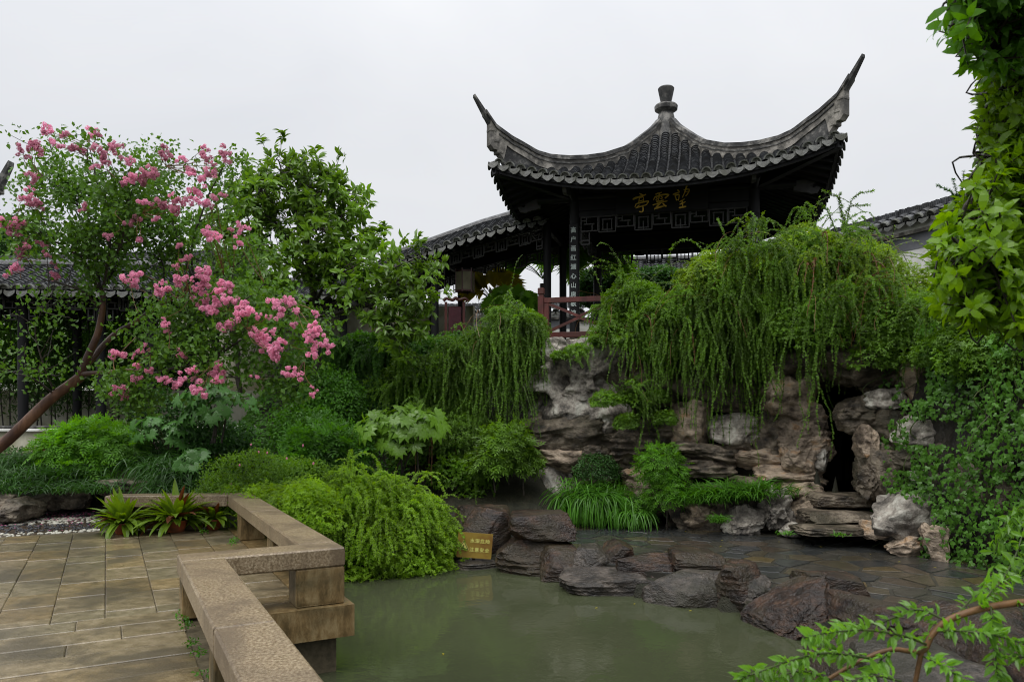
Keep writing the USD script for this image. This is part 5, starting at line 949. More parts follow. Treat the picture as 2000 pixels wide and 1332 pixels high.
cascade('trailing_jasmine', 'dense jasmine mass under the right column of the pavilion with withered brown shoots', PX((1420, 555, 12.3), (1480, 530, 12.1), (1540, 525, 11.9), (1590, 530, 11.7)), 800, 35, (.7, 2.4), bare=40, mat='jasmine', fill=17000, rad=(.5, .45, .42), arcs=22, jit=(.25, .3, .28), dry=16, fillmat='jasmine_dry')
cascade('trailing_jasmine', 'yellowish loose jasmine before the white wall right of the pavilion', PX((1590, 535, 11.7), (1650, 525, 11.6), (1700, 545, 11.5), (1745, 580, 11.4)), 400, 36, (.4, 1.5), bare=40, mat='jasmine_dry', fill=11000, rad=(.45, .4, .45), arcs=30, jit=(.25, .3, .25), dry=14, fillmat='jasmine_dry')
cascade('trailing_jasmine', 'jasmine shoots hanging over the cave mouth', PX((1560, 590, 11.3), (1620, 585, 11.1), (1690, 600, 10.9), (1745, 620, 10.8)), 200, 37, (.5, 1.7), bare=14, fill=3500, rad=(.4, .3, .35), jit=(.2, .2, .2))
cascade('trailing_jasmine', 'small jasmine spray hanging over the layered boulder in mid rockery', PX((1215, 785, 12.4), (1245, 765, 12.4), (1280, 772, 12.35)), 120, 38, (.3, .9), fill=1800, rad=(.22, .2, .16), jit=(.12, .15, .12))
cascade('trailing_jasmine', 'pale feathery jasmine spray above the ivy beside the bright green tree', PX((1850, 640, 9.8), (1900, 625, 9.6), (1960, 640, 9.4), (2010, 650, 9.3)), 130, 39, (.5, 1.2), fill=3200, rad=(.35, .3, .25), jit=(.15, .2, .15))
# single tall sprays against the sky
def spray(label, root, tips, seed, mat='jasmine', size=.055):
    r = np.random.default_rng(seed); t = thing('jasmine_spray', label, 'shrub', root)
    for tip in tips:
        q = smooth_path([root, *tip], 26); ok = np.ones((1, 26), bool); q = q[None]
        part(t, 'shoot', tube(q[0], np.linspace(.008, .003, 26), 5), M['stem_green']); part(t, 'leaves', strand_leaves(q, ok, r, size, 1.0, per=3, taper=.3), M[mat], kind='stuff')
spray('tall loose spray with arching tips against the sky right of the pavilion roof', P(1650, 490, 11.8), [[P(1645, 430, 11.8), P(1640, 390, 11.8), P(1608, 372, 11.8)], [P(1655, 430, 11.8), P(1668, 385, 11.8), P(1704, 372, 11.8)], [P(1648, 440, 11.8), P(1660, 405, 11.8), P(1695, 400, 11.8)], [P(1630, 445, 11.8), P(1618, 415, 11.8), P(1604, 398, 11.8)], [P(1650, 440, 11.8), P(1640, 400, 11.8), P(1641, 378, 11.8)]], 51)
spray('single leafy jasmine arch in front of the dark pavilion interior', P(1318, 545, 12.6), [[P(1308, 510, 12.6), P(1315, 480, 12.6), P(1345, 468, 12.6), P(1378, 492, 12.6)]], 52)
spray('jasmine spray before the right hand column of the pavilion', P(1470, 490, 12.2), [[P(1480, 450, 12.2), P(1492, 415, 12.2)], [P(1455, 445, 12.2), P(1440, 428, 12.2), P(1422, 437, 12.2)], [P(1462, 440, 12.2), P(1458, 420, 12.2)]], 53, 'jasmine_dry')
spray('thin dark sprig on the coping of the garden wall', P(1865, 405, 11.6), [[P(1862, 380, 11.6), P(1832, 362, 11.6)], [P(1880, 370, 11.6), P(1882, 335, 11.6)], [P(1868, 380, 11.6), P(1862, 350, 11.6)]], 54, 'deep')

# the rounded trailing bush at the water
r = np.random.default_rng(60); bc = np.array([-1.98, 10.35, -.62])
tb_ = thing('trailing_bush', 'rounded bright yellow green trailing bush hanging to the water by the bench', 'shrub', bc)
d = rnd_dirs(2600, r); d = d[(d[:, 2] > .05)][:1150]; k = 1 + .25 * (fbm(d * 2.2, 3, 4) - .5)
p0 = bc + d * np.array([1.36, 1.0, 1.30]) * k[:, None] * r.uniform(.72, 1.0, (len(d), 1))
d0 = unit(d * [1, 1, .5] + r.normal(size=d.shape) * .3 + [0, -.2, .25]); ln = r.uniform(.3, 1.15, len(d)); ln = np.minimum(ln, np.maximum(.15, (p0[:, 2] + .45)))
p, ok = strands(p0, d0, ln, r, .035, .20 * r.uniform(.6, 1.5, len(d)), .05); ok &= p[..., 2] > WATER + .03
part(tb_, 'shoots', strand_stems(p, ok), M['stem_green'], kind='stuff'); part(tb_, 'leaves', strand_leaves(p, ok, r, .05, 1.0, per=3), M['bush'], kind='stuff')
part(tb_, 'leaves', blob(bc + [0, 0, .0], (1.3, .95, 1.25), 19000, r, .056, 1.0, TRI, low=0, seed=3, lump=.22), M['bush'], kind='stuff')
tf_ = thing('flowering_shrub', 'loose olive green shrub with tiny pink flowers behind the bench', 'shrub', P(520, 960, 10.9))
part(tf_, 'leaves', cat([blob(P(x, y, Y_), (a, .6, b), n, r, .042, .5, OVAL, seed=i, low=-.6, lump=.4) for i, (x, y, Y_, a, b, n) in enumerate([(500, 930, 11.0, .75, .42, 3600), (570, 945, 10.8, .7, .38, 3200), (450, 960, 10.6, .5, .3, 1800), (540, 985, 10.3, .6, .28, 2200)])]), M['olive'], kind='stuff')
fl = [rock(P(x, y, 10.5), (.012, .012, .018), i, sub=2, pit=0) for i, (x, y) in enumerate([(505, 882), (468, 908), (522, 884), (560, 895), (490, 868), (592, 870), (450, 945), (612, 905)])]
for m in fl: part(tf_, 'flower', m, M['blossom'])
tl_ = thing('low_shrub', 'low yellow green shrub spilling along the back of the far bench', 'shrub', P(520, 1010, 9.2))
part(tl_, 'leaves', cat([blob(P(x, y, Y_), (a, .5, b), n, r, .042, 1.0, TRI, seed=20 + i, low=-.3) for i, (x, y, Y_, a, b, n) in enumerate([(540, 1000, 9.9, .5, .4, 2200), (600, 1010, 9.5, .5, .5, 2600), (480, 985, 10.6, .5, .3, 1600)])]), M['bush'], kind='stuff')

# ------------------------------------------------------------------ shrubs of the hillside
def shrub(name, label, blobs, seed, size, wid, mat, tpl=KITE, cat_='shrub', **kw):
    r = np.random.default_rng(seed); t = thing(name, label, cat_, P(*blobs[0][:3]))
    part(t, 'leaves', cat([blob(P(x, y, Y_), (a, e, b), n, r, size, wid, tpl, seed=seed + i, **kw) for i, (x, y, Y_, a, e, b, n) in enumerate(blobs)]), M[mat], kind='stuff')
    for (x, y, Y_, a, e, b, n) in blobs[:4]:
        c = P(x, y, Y_); part(t, 'stem', limb([c + [r.normal(0, .05), 0, -b - .25], c + [0, 0, -b * .3], c + [r.normal(0, .15), 0, b * .3]], .014, .006)[0], M['bark_dark'])
    return t
gr_ = thing('ground_cover', 'mixed low green cover on the slope under the trees', 'ground cover', (-2.5, 13.5, 1), kind='stuff')
part(gr_, 'leaves', patch((-5.2, .6), (11.4, 17.0), 30000, r, .07, .6, OVAL, thick=.5, keep=lambda x, y: ~pip(PATH_POLY.buffer(.1), x, y)), M['hill'])
part(gr_, 'leaves', patch((-10.5, -4.2), (11.9, 13.5), 9000, r, .05, .6, KITE, thick=.2), M['deep'])
cascade('slope_vine', 'dark green climber hanging down the shaded slope below the magnolia', PX((640, 700, 14.6), (700, 680, 14.7), (760, 690, 14.8), (800, 700, 14.6)), 320, 71, (.5, 1.5), mat='hill', size=.06, fill=9000, rad=(.55, .4, .35), jit=(.3, .4, .2))
cascade('slope_vine', 'bright green leafy climber beside the dark hollow of the slope', PX((780, 770, 14.0), (820, 730, 14.0), (870, 715, 13.9), (910, 735, 13.8)), 300, 72, (.4, 1.3), mat='jasmine', size=.06, fill=9000, rad=(.5, .4, .35), jit=(.25, .3, .2))
cascade('slope_vine', 'olive climber hanging under the bright curtain left of the rockery', PX((820, 840, 13.2), (870, 815, 13.2), (910, 840, 13.1), (940, 880, 13.0)), 260, 73, (.4, 1.1), mat='olive', size=.05, fill=6000, rad=(.4, .35, .3), jit=(.2, .25, .15), dry=8)
shrub('broadleaf_shrub', 'mid green shrub on the slope left of the climbing walkway posts', [(850, 690, 14.9, .6, .4, .3, 2600), (800, 700, 15.2, .6, .4, .3, 2200), (740, 705, 15.4, .6, .4, .35, 2200)], 75, .085, .55, 'hill', OVAL)
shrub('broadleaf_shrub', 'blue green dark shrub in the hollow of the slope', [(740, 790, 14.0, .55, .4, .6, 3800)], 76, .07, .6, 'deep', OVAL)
shrub('broadleaf_shrub', 'tall green shrub under the right end of the blossoming branches', [(650, 800, 13.3, .6, .5, .7, 5200), (600, 850, 12.6, .6, .5, .5, 3600)], 77, .06, .55, 'hill', OVAL)
shrub('nandina_shrub', 'bluish feathery nandina shrub in front of the slope', [(640, 880, 11.9, .62, .5, .42, 900), (600, 900, 11.7, .4, .4, .3, 420)], 78, .19, 1.0, 'hill', PINN)
shrub('nandina_shrub', 'bronze tipped nandina arching before the rockery foot', [(990, 870, 12.3, .42, .4, .38, 520), (960, 900, 12.2, .3, .3, .25, 260), (1020, 900, 12.3, .28, .3, .3, 260)], 79, .17, 1.0, 'olive', PINN, droop=.5)
shrub('nandina_shrub', 'fresh green nandina standing at the path before the tan slabs', [(1290, 915, 11.95, .36, .3, .36, 560), (1300, 965, 11.9, .3, .3, .3, 330), (1250, 990, 12.1, .22, .2, .15, 120)], 80, .13, 1.0, 'nandina', PINN, droop=.4)
shrub('box_shrub', 'small dark clipped looking shrub above the long grass tuft', [(1165, 918, 12.5, .38, .3, .26, 2300)], 81, .035, .6, 'deep', OVAL)
shrub('nandina_shrub', 'wide light green nandina before the walkway parapet', [(180, 862, 12.2, .62, .5, .32, 1100), (130, 880, 12.0, .45, .4, .3, 620), (235, 880, 12.1, .4, .4, .28, 520), (180, 915, 11.9, .5, .4, .25, 420)], 82, .16, 1.0, 'nandina', PINN, droop=.45)
shrub('broadleaf_shrub', 'low leafy plants at the foot of the slope beside the path', [(920, 970, 12.6, .35, .3, .25, 700), (880, 930, 12.6, .4, .3, .3, 900), (890, 870, 13.0, .4, .3, .35, 1200)], 83, .08, .6, 'jasmine', OVAL)
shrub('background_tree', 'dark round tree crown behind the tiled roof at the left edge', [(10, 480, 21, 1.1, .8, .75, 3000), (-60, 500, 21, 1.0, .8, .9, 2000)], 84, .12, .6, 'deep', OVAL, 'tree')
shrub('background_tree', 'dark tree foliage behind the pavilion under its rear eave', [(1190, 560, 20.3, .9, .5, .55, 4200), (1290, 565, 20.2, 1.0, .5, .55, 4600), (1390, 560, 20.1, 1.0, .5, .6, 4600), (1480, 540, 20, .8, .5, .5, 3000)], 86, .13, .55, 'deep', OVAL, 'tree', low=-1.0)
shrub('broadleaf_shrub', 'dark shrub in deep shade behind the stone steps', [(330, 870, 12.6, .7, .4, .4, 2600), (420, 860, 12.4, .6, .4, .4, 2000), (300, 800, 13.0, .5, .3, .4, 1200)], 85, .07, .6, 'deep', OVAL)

# fatsia: large palmate leaves, each a part
def palmate(c, d, n, R, r, lobes=8):
    d, n = unit(np.asarray(d, float)), np.asarray(n, float); b = unit(np.cross(n, d)); n = np.cross(d, b); ms = []
    for i in range(lobes):
        a = (i - (lobes - 1) / 2) * (4.3 / (lobes - 1)); L = R * (1 - .30 * abs(i - (lobes - 1) / 2) / (lobes / 2)); di = d * math.cos(a) + b * math.sin(a); bi = -d * math.sin(a) + b * math.cos(a)
        q = np.array([(0, 0, 0), (.3, -.10, .01), (.62, -.17, -.03), (1, 0, -.20), (.62, .17, -.03), (.3, .10, .01), (.6, 0, -.005)])
        ms.append((c + L * (q[:, :1] * di + q[:, 1:2] * bi * 1.15 + q[:, 2:] * n), np.array([[0, 1, 6], [1, 2, 6], [2, 3, 6], [3, 4, 6], [4, 5, 6], [5, 0, 6]])))
    return cat(ms)
def fatsia(label, center, rad, n, seed, mat, R=.19):
    r = np.random.default_rng(seed); c = P(*center); t = thing('fatsia', label, 'shrub', c - [0, 0, rad[2]])
    nr = max(3, n // 9); d = rnd_dirs(nr * 6, r); d = d[(d[:, 2] > -.45) & (d[:, 1] < .4)][:nr]
    for q in d:
        o = c + q * rad * r.uniform(.55, 1.0); ax = unit(q * .7 + [0, -.35, .75]); u_ = unit(np.cross(ax, [1.0, .2, 0])); w_ = np.cross(ax, u_)
        part(t, 'stem', tube(smooth_path([c + [0, 0, -rad[2]], c + q * rad * .4, o], 8), .010, 5), M['stem_green'])
        for i in range(9):
            an = i * 2.4 + r.uniform(-.3, .3); el = .75 - .09 * i + r.uniform(-.1, .1); h = unit(u_ * math.cos(an) + w_ * math.sin(an)); di = unit(h * math.cos(el) + ax * math.sin(el)); b_ = o + di * R * (.45 + .09 * i)
            nn_ = unit(ax * math.cos(el) - h * math.sin(el) + r.normal(size=3) * .18)
            part(t, 'leaf', palmate(b_, unit(h * .8 + [0, 0, -.45] + r.normal(size=3) * .1), nn_, R * r.uniform(.65, 1.1), r, r.integers(7, 10)), M[mat])
            part(t, 'leaf_stalk', tube(np.array([o, b_]), .004, 4), M['stem_green'])
    for k in range(4): part(t, 'stem', limb([c + [r.normal(0, .1), 0, -rad[2] - .2], c + [r.normal(0, .15), 0, 0]], .018, .010)[0], M['bark_dark'])
fatsia('bright glossy fatsia with large fingered leaves in mid slope', (790, 850, 12.2), np.array([.75, .45, .42]), 105, 91, 'fatsia', .25)
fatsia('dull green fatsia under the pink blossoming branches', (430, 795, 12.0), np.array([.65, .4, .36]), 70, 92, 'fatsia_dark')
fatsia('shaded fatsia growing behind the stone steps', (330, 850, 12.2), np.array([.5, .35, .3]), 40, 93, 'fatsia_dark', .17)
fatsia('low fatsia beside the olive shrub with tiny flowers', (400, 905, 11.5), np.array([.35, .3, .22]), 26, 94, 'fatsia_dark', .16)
fatsia('small fatsia at the path below the trailing curtain', (925, 955, 12.7), np.array([.3, .25, .2]), 22, 95, 'fatsia', .13)

# grasses
def tuft(mats, base, n, L, r, spreadxy=(.2, .12), w=.008, up=1.5, bend=.30, fwd=.15):
    m = 7; b = base + np.stack([r.normal(0, spreadxy[0], n), r.normal(0, spreadxy[1], n), 0 * np.zeros(n)], -1); an = r.uniform(0, 6.28, n)
    d = unit(np.stack([np.cos(an) * .6, np.sin(an) * .6 - fwd, np.full(n, up) * r.uniform(.6, 1.3, n)], -1)); ln = L * r.uniform(.6, 1.2, n)
    p = np.zeros((n, m, 3)); p[:, 0] = b
    for i in range(1, m): d = unit(d + [0, 0, -bend]); p[:, i] = p[:, i - 1] + d * (ln / (m - 1))[:, None]
    s = unit(np.cross(d, [0, 0, 1.0] + r.normal(size=(n, 3)) * .3)); wd = w * np.array([.8, 1, 1, .9, .75, .5, .08])
    v = np.stack([p - s[:, None] * wd[None, :, None], p + s[:, None] * wd[None, :, None]], 2).reshape(n, m * 2, 3); f = []
    for i in range(m - 1): f += [[2 * i, 2 * i + 1, 2 * i + 3], [2 * i, 2 * i + 3, 2 * i + 2]]
    return v.reshape(-1, 3), (np.array(f)[None] + (np.arange(n) * m * 2)[:, None, None]).reshape(-1, 3)
def grass(label, spots, seed, L, n, mat, w=.008, sp=(.2, .12), kind=None, **kw):
    r = np.random.default_rng(seed); t = thing('grass_tuft', label, 'grass', P(*spots[0]), kind=kind)
    part(t, 'blades', cat([tuft(None, P(*s), n, L, r, sp, w, **kw) for s in spots]), M[mat], kind='stuff')
grass('long bright grass tuft drooping over the path edge below the small dark shrub', [(1130, 968, 12.3), (1160, 965, 12.3), (1190, 970, 12.3)], 101, .68, 340, 'grass', sp=(.13, .10), up=.9, bend=.55, fwd=.5)
grass('short grass tuft beside the long drooping one', [(1235, 1000, 12.1)], 102, .5, 260, 'grass', sp=(.12, .08), up=1.0, bend=.45, fwd=.4)
grass('dark green grass bed in front of the tan boulders left of the cave', [(1370, 980, 11.8), (1410, 975, 11.7), (1450, 972, 11.6), (1490, 968, 11.5)], 103, .46, 380, 'grass', sp=(.22, .15))
grass('tiny grass tuft between the two grey path side rocks', [(1402, 1020, 11.2)], 104, .2, 120, 'grass', sp=(.06, .05))
grass('dark lilyturf bank along the pebble path', [(x, y, Y_) for x, y, Y_ in [(20, 950, 11.3), (60, 960, 11.2), (110, 930, 11.6), (30, 915, 12.0), (150, 925, 11.8), (80, 905, 12.2), (180, 960, 11.2), (-20, 940, 11.4)]], 105, .34, 340, 'grass_dark', sp=(.3, .2))
grass('dark lilyturf clump hanging beside the stone steps', [(330, 910, 11.7), (360, 925, 11.4), (300, 895, 12.1), (345, 950, 11.1)], 106, .6, 380, 'grass_dark', sp=(.22, .15), up=.9, bend=.5, fwd=.4)
for i, (x, y, Y_, lab) in enumerate([(1532, 1044, 10.6, 'tiny weed tuft at the foot of the cave steps'), (1640, 1046, 10.1, 'small weed growing on the flagstones by the cave steps'), (1100, 1012, 13.0, 'small weeds in the path joint near the tall rock base')]): grass(lab, [(x, y, Y_)], 110 + i, .10, 40, 'grass', .006, (.06, .05))
# weeds at the terrace joints
tw = thing('terrace_weeds', 'tiny weeds sprouting between terrace slabs and bench', 'weeds', uv(0, -1), kind='stuff')
part(tw, 'leaves', cat([blob(uv(u_, v_, .02), (.05, .05, .03), 40, r, .025, .6, KITE, low=0) for u_, v_ in [(.02, -.3), (.03, -.5), (.02, -.95), (.03, -1.2), (.02, -1.6), (.85, 3.1), (.6, 3.9), (-.2, 4.4), (.02, -.12), (.8, 2.9), (1.0, -.25)]]), M['grass'])

# ------------------------------------------------------------------ ivy on the right hand rocks
r = np.random.default_rng(120)
def rockery_face(n, s0, s1, h0, h1, r):
    a = r.uniform(s0, s1, n); b = r.uniform(h0, h1, n); i = np.clip(np.searchsorted(S, a), 1, len(S) - 2); j = np.clip((b * 45).astype(int), 0, 44)
    p = pts3[i, j] * (1 - (b * 45 - j))[:, None] + pts3[i, j + 1] * (b * 45 - j)[:, None]; n_ = np.stack([nx[i], ny[i], np.full(n, .35)], -1)
    return p + n_ * r.uniform(.05, .32, (n, 1)) * (0.6 + fbm(p * 1.3, 3, 8))[:, None], unit(n_), i, j
def ivy(label, s0, s1, h0, h1, n, hide=None):
    t = thing('ivy', label, 'ivy', (*ROCK_FRONT[8], 0)); p, nn, i, j = rockery_face(n, s0, s1, h0, h1, r)
    px, py = 1000 + FPX * p[:, 0] / p[:, 1], 800 - FPX * (p[:, 2] - EYE) / p[:, 1]
    k = ~((px < 1700) & (px > 1580) & (py > 740)) & (noise(p * 1.9 + 3, 4) > .22)
    if hide is not None: k &= hide(px, py)
    p, nn = p[k], nn[k]; n = len(p); d = unit(np.array([0, -.15, -1.0]) + r.normal(size=(n, 3)) * .45); L = .066 * r.uniform(.5, 1.3, n)
    split_leaves(t, leaves(p, d, unit(nn + r.normal(size=(n, 3)) * .3), L, L * .95, IVY), 9, 300, M['ivy'])
    for q in range(14):
        m = r.integers(0, n); s = p[m] + nn[m] * .05; part(t, 'vine', tube(smooth_path([s, s + [r.normal(0, .12), -.02, -.25], s + [r.normal(0, .25), .02, -.55], s + [r.normal(0, .3), .05, -.8]], 14), .006, 5), M['stem_green'])
sI = float(cum[8]); holes = [(1758, 700, 1810, 780), (1770, 818, 1870, 868), (1712, 985, 1820, 1046), (1738, 880, 1780, 918), (1745, 1050, 1795, 1085)]
hid = lambda px, py: ~np.any([(px > a) & (px < c) & (py > b) & (py < d_) for a, b, c, d_ in holes], axis=0)
ivy('yellow flecked ivy covering the right end of the rockery down to the path', sI + .1, cum[-1], 0.02, .98, 9200, hid)
ivy('dark ivy round the stones right of the cave mouth', float(cum[7]) - .15, sI + .4, .1, 1.0, 1500, hid)
tj = thing('trailing_jasmine', 'loose jasmine and creeper among the upper stones over the ivy', 'shrub', P(1800, 640, 10.6))
part(tj, 'leaves', cat([blob(P(x, y, Y_), (a, .3, b), n, r, .05, 1.0, TRI, seed=i, lump=.5) for i, (x, y, Y_, a, b, n) in enumerate([(1760, 650, 10.9, .45, .4, 1300), (1850, 690, 10.2, .5, .4, 1500), (1820, 600, 11.0, .4, .3, 900), (1940, 720, 9.6, .5, .35, 1400), (1700, 700, 10.8, .3, .3, 700)])]), M['jasmine'], kind='stuff')

# ------------------------------------------------------------------ crape myrtle with pink blossoms
r = np.random.default_rng(130); YT = 10.0
tree = thing('crape_myrtle', 'leaning crape myrtle with smooth brown limbs and pink blossom clusters', 'tree', P(-40, 900, YT))
mm, tp = limb([P(-60, 915, 9.8), P(10, 862, 9.9), P(60, 815, 9.95), P(110, 770, 10), P(160, 732, 10)], .078, .066, 24, 12, .03, 1); part(tree, 'trunk', mm, M['bark_smooth'], smooth=50)
limbs = []
def br(pts, r0, r1, n=20, sd=0, sides=8, wob=.06):
    m, p = limb(pts, r0, r1, n, sides, wob, sd); part(tree, 'branch', m, M['bark_smooth' if r0 > .022 else 'bark_dark'], smooth=50); limbs.append(p); return p
b1 = br([P(158, 734, 10), P(175, 690, 10), P(192, 640, 10), P(198, 600, 10), P(196, 565, 10)], .052, .034, 24, 2, 10)
b2 = br([P(160, 732, 10), P(185, 728, 9.8), P(230, 722, 9.6), P(262, 722, 9.5), P(300, 730, 9.4)], .036, .020, 24, 3, 10)
b3 = br([P(170, 712, 10.05), P(215, 660, 10.3), P(262, 632, 10.4), P(310, 600, 10.4), P(352, 572, 10.3), P(378, 545, 10.3)], .040, .026, 26, 4, 10)
for sd, a in enumerate([
    [P(196, 565, 10), P(190, 530, 10), P(180, 480, 10.1), P(150, 420, 10.2), P(110, 330, 10.2), P(95, 275, 10.2)], [P(196, 565, 10), P(210, 520, 9.8), P(215, 440, 9.7), P(190, 360, 9.6), P(175, 290, 9.6)],
    [P(196, 565, 10), P(225, 525, 10.2), P(260, 460, 10.4), P(290, 380, 10.5), P(320, 310, 10.5)], [P(196, 570, 10), P(170, 520, 9.7), P(120, 480, 9.5), P(60, 450, 9.4), P(20, 425, 9.3)], [P(192, 600, 10), P(160, 570, 9.7), P(110, 550, 9.5), P(50, 520, 9.5)],
    [P(210, 520, 9.9), P(240, 470, 9.6), P(250, 400, 9.5), P(240, 330, 9.5)], [P(378, 545, 10.3), P(372, 500, 10.3), P(390, 430, 10.3), P(420, 360, 10.3), P(438, 315, 10.3)], [P(378, 545, 10.3), P(350, 480, 10.2), P(330, 420, 10.2), P(300, 350, 10.1)],
    [P(378, 545, 10.3), P(420, 530, 10.1), P(470, 510, 10.0), P(490, 460, 10)], [P(352, 572, 10.3), P(400, 575, 9.9), P(450, 590, 9.7), P(520, 600, 9.6), P(590, 620, 9.6)], [P(300, 730, 9.4), P(350, 715, 9.3), P(420, 700, 9.2), P(480, 660, 9.2), P(560, 650, 9.2), P(620, 680, 9.2)],
    [P(300, 730, 9.4), P(360, 745, 9.2), P(430, 740, 9.1), P(520, 735, 9.1), P(600, 745, 9.1)], [P(262, 722, 9.5), P(300, 690, 9.4), P(350, 650, 9.3), P(400, 620, 9.3)], [P(310, 600, 10.4), P(320, 540, 10.2), P(300, 470, 10.1), P(270, 400, 10.0)],
    [P(230, 722, 9.6), P(260, 760, 9.4), P(240, 770, 9.3)], [P(110, 770, 10), P(85, 720, 9.8), P(70, 650, 9.7), P(90, 590, 9.6)], [P(110, 770, 10), P(60, 740, 9.7), P(0, 720, 9.6)], [P(420, 700, 9.2), P(450, 660, 9.1), P(440, 610, 9.1), P(470, 590, 9.1)], [P(196, 565, 10), P(180, 440, 9.9), P(130, 380, 9.9), P(70, 330, 9.9)]]):
    br(a, .020 if sd < 12 else .015, .005, 22, 10 + sd, 7)
main = list(limbs)
for q in range(260):         # twigs
    p = main[r.integers(3, len(main))]; k = r.integers(5, len(p)); o = p[k]; d = unit(r.normal(size=3) * [1, .8, .8] + [0, 0, .5]); L = r.uniform(.25, .6)
    m, tw_ = limb([o, o + d * L * .5 + r.normal(size=3) * .04, o + d * L], .007, .003, 8, 4); limbs.append(tw_); part(tree, 'twig', m, M['bark_dark'])
ps = []
for p in limbs[3:]:
    n = 230 if len(p) > 10 else 95; k = r.integers(len(p) // 4, len(p), n); sc = .19 if len(p) > 10 else .13
    ps.append(p[k] + np.clip(r.normal(size=(n, 3)), -1.5, 1.5) * [sc, sc, sc * .85])
ps = np.vstack(ps); ps = ps[noise(ps * 2.2, 5) > .27]; _x, _y = 1000 + FPX * ps[:, 0] / ps[:, 1], 800 - FPX * (ps[:, 2] - EYE) / ps[:, 1]; ps = ps[~((_y > 505) & (_x < 150) & (r.random(len(ps)) < .8)) & ~((_y < 520) & (r.random(len(ps)) < .22)) & (_x > -60)]; n = len(ps)
dd = unit(rnd_dirs(n, r) + [0, -.1, -.2]); L = .066 * r.uniform(.65, 1.25, n)
part(tree, 'leaves', leaves(ps, dd, unit(rnd_dirs(n, r) * .7 + [0, -.45, .6]), L, L * .72, KITE), M['crape'], kind='stuff')
def cluster(c, s, r, elong=1.0, sub=None):
    """A blossom panicle: crinkled petals over small puffs."""
    k = max(4, int(7 * elong)); pc = c + r.normal(size=(k, 3)) * [.42 * s, .36 * s, .36 * s * elong]; out = []
    for q in pc:
        n = 44; d = rnd_dirs(n, r); d = unit(d + [0, -.1, .1]); p = q + d * s * .36 * r.uniform(.5, 1.1, (n, 1)); t = unit(np.cross(d, rnd_dirs(n, r)) + d * .4)
        L = s * .27 * r.uniform(.7, 1.2, n); out.append(leaves(p - t * L[:, None] * .5, t, d + .35 * rnd_dirs(n, r), L, L * .85, KITE))
    return cat(out)
BL = [(95, 265, 22), (130, 268, 20), (178, 270, 24), (45, 305, 22), (72, 300, 26), (110, 290, 22), (150, 295, 22), (185, 300, 26), (225, 300, 24), (250, 325, 22), (205, 320, 22), (66, 352, 22), (140, 300, 18), (320, 300, 20), (330, 318, 22), (355, 320, 20), (400, 310, 22), (438, 308, 24), (370, 345, 26), (395, 355, 24), (410, 345, 22), (290, 340, 24), (255, 355, 22), (275, 360, 24), (300, 350, 18), (60, 400, 28), (30, 440, 30), (10, 436, 24), (75, 410, 22), (45, 480, 26), (40, 495, 24), (85, 480, 20), (30, 525, 26), (105, 536, 18), (320, 410, 28), (345, 415, 30), (340, 400, 22), (375, 385, 26), (395, 400, 24), (420, 395, 22), (285, 405, 22), (215, 460, 20), (260, 430, 22), (405, 455, 24), (470, 450, 20), (468, 478, 20), (415, 460, 22),
    (270, 534, 24), (252, 545, 26), (345, 550, 22), (325, 562, 24), (312, 568, 22), (362, 545, 18), (395, 530, 30), (405, 545, 26), (398, 560, 26), (445, 560, 22), (430, 570, 20), (395, 592, 28), (412, 605, 26), (425, 590, 22), (440, 585, 20), (460, 585, 20), (448, 630, 32), (462, 622, 26), (480, 610, 28), (470, 598, 22), (435, 555, 18), (535, 590, 26), (550, 605, 24), (560, 585, 22), (578, 605, 20), (545, 618, 22), (575, 632, 18), (610, 640, 22), (620, 655, 22), (632, 672, 24), (612, 688, 26), (600, 664, 20), (640, 672, 16), (232, 692, 30), (225, 690, 22), (276, 682, 20), (324, 632, 16), (326, 645, 14), (355, 693, 20), (510, 672, 28), (530, 690, 34), (538, 680, 24), (552, 665, 20), (500, 650, 22), (520, 660, 22), (374, 723, 24), (425, 730, 24), (425, 742, 20), (428, 720, 20), (390, 764, 30), (235, 766, 28), (245, 770, 24), (268, 742, 20), (266, 715, 18), (345, 750, 22), (355, 742, 20), (320, 742, 20), (292, 722, 18), (500, 738, 14), (565, 728, 20), (585, 732, 22), (612, 770, 14), (190, 335, 18), (270, 470, 16), (350, 480, 16), (370, 505, 18), (345, 520, 14), (60, 380, 16), (165, 415, 16), (90, 500, 18)]
_lp = np.vstack(limbs)
BL += [(x + r.normal(0, 13), y + r.normal(0, 12), s * .6) for x, y, s in BL[::2]]
for i, (x, y, s) in enumerate(BL):
    Yb_ = 9.6 - .0021 * max(0, x - 160) + r.uniform(-.45, .0); y = y - (8 if y < 420 else 0)
    _c = P(x, y, Yb_); _k = np.argmin(((_lp - _c) ** 2).sum(1)); m, _ = limb([_lp[_k], (_lp[_k] + _c) / 2 + r.normal(size=3) * .03 + [0, 0, -.02], _c], .005, .003, 7, 4); part(tree, 'twig', m, M['stem_brown'])
    part(tree, 'blossom_cluster', cluster(P(x, y, Yb_), s / FPX * Yb_ * .62, r, r.choice([.8, 1.0, 1.3])), M['blossom' if y > 520 or r.random() < .35 else 'blossom_pale'])
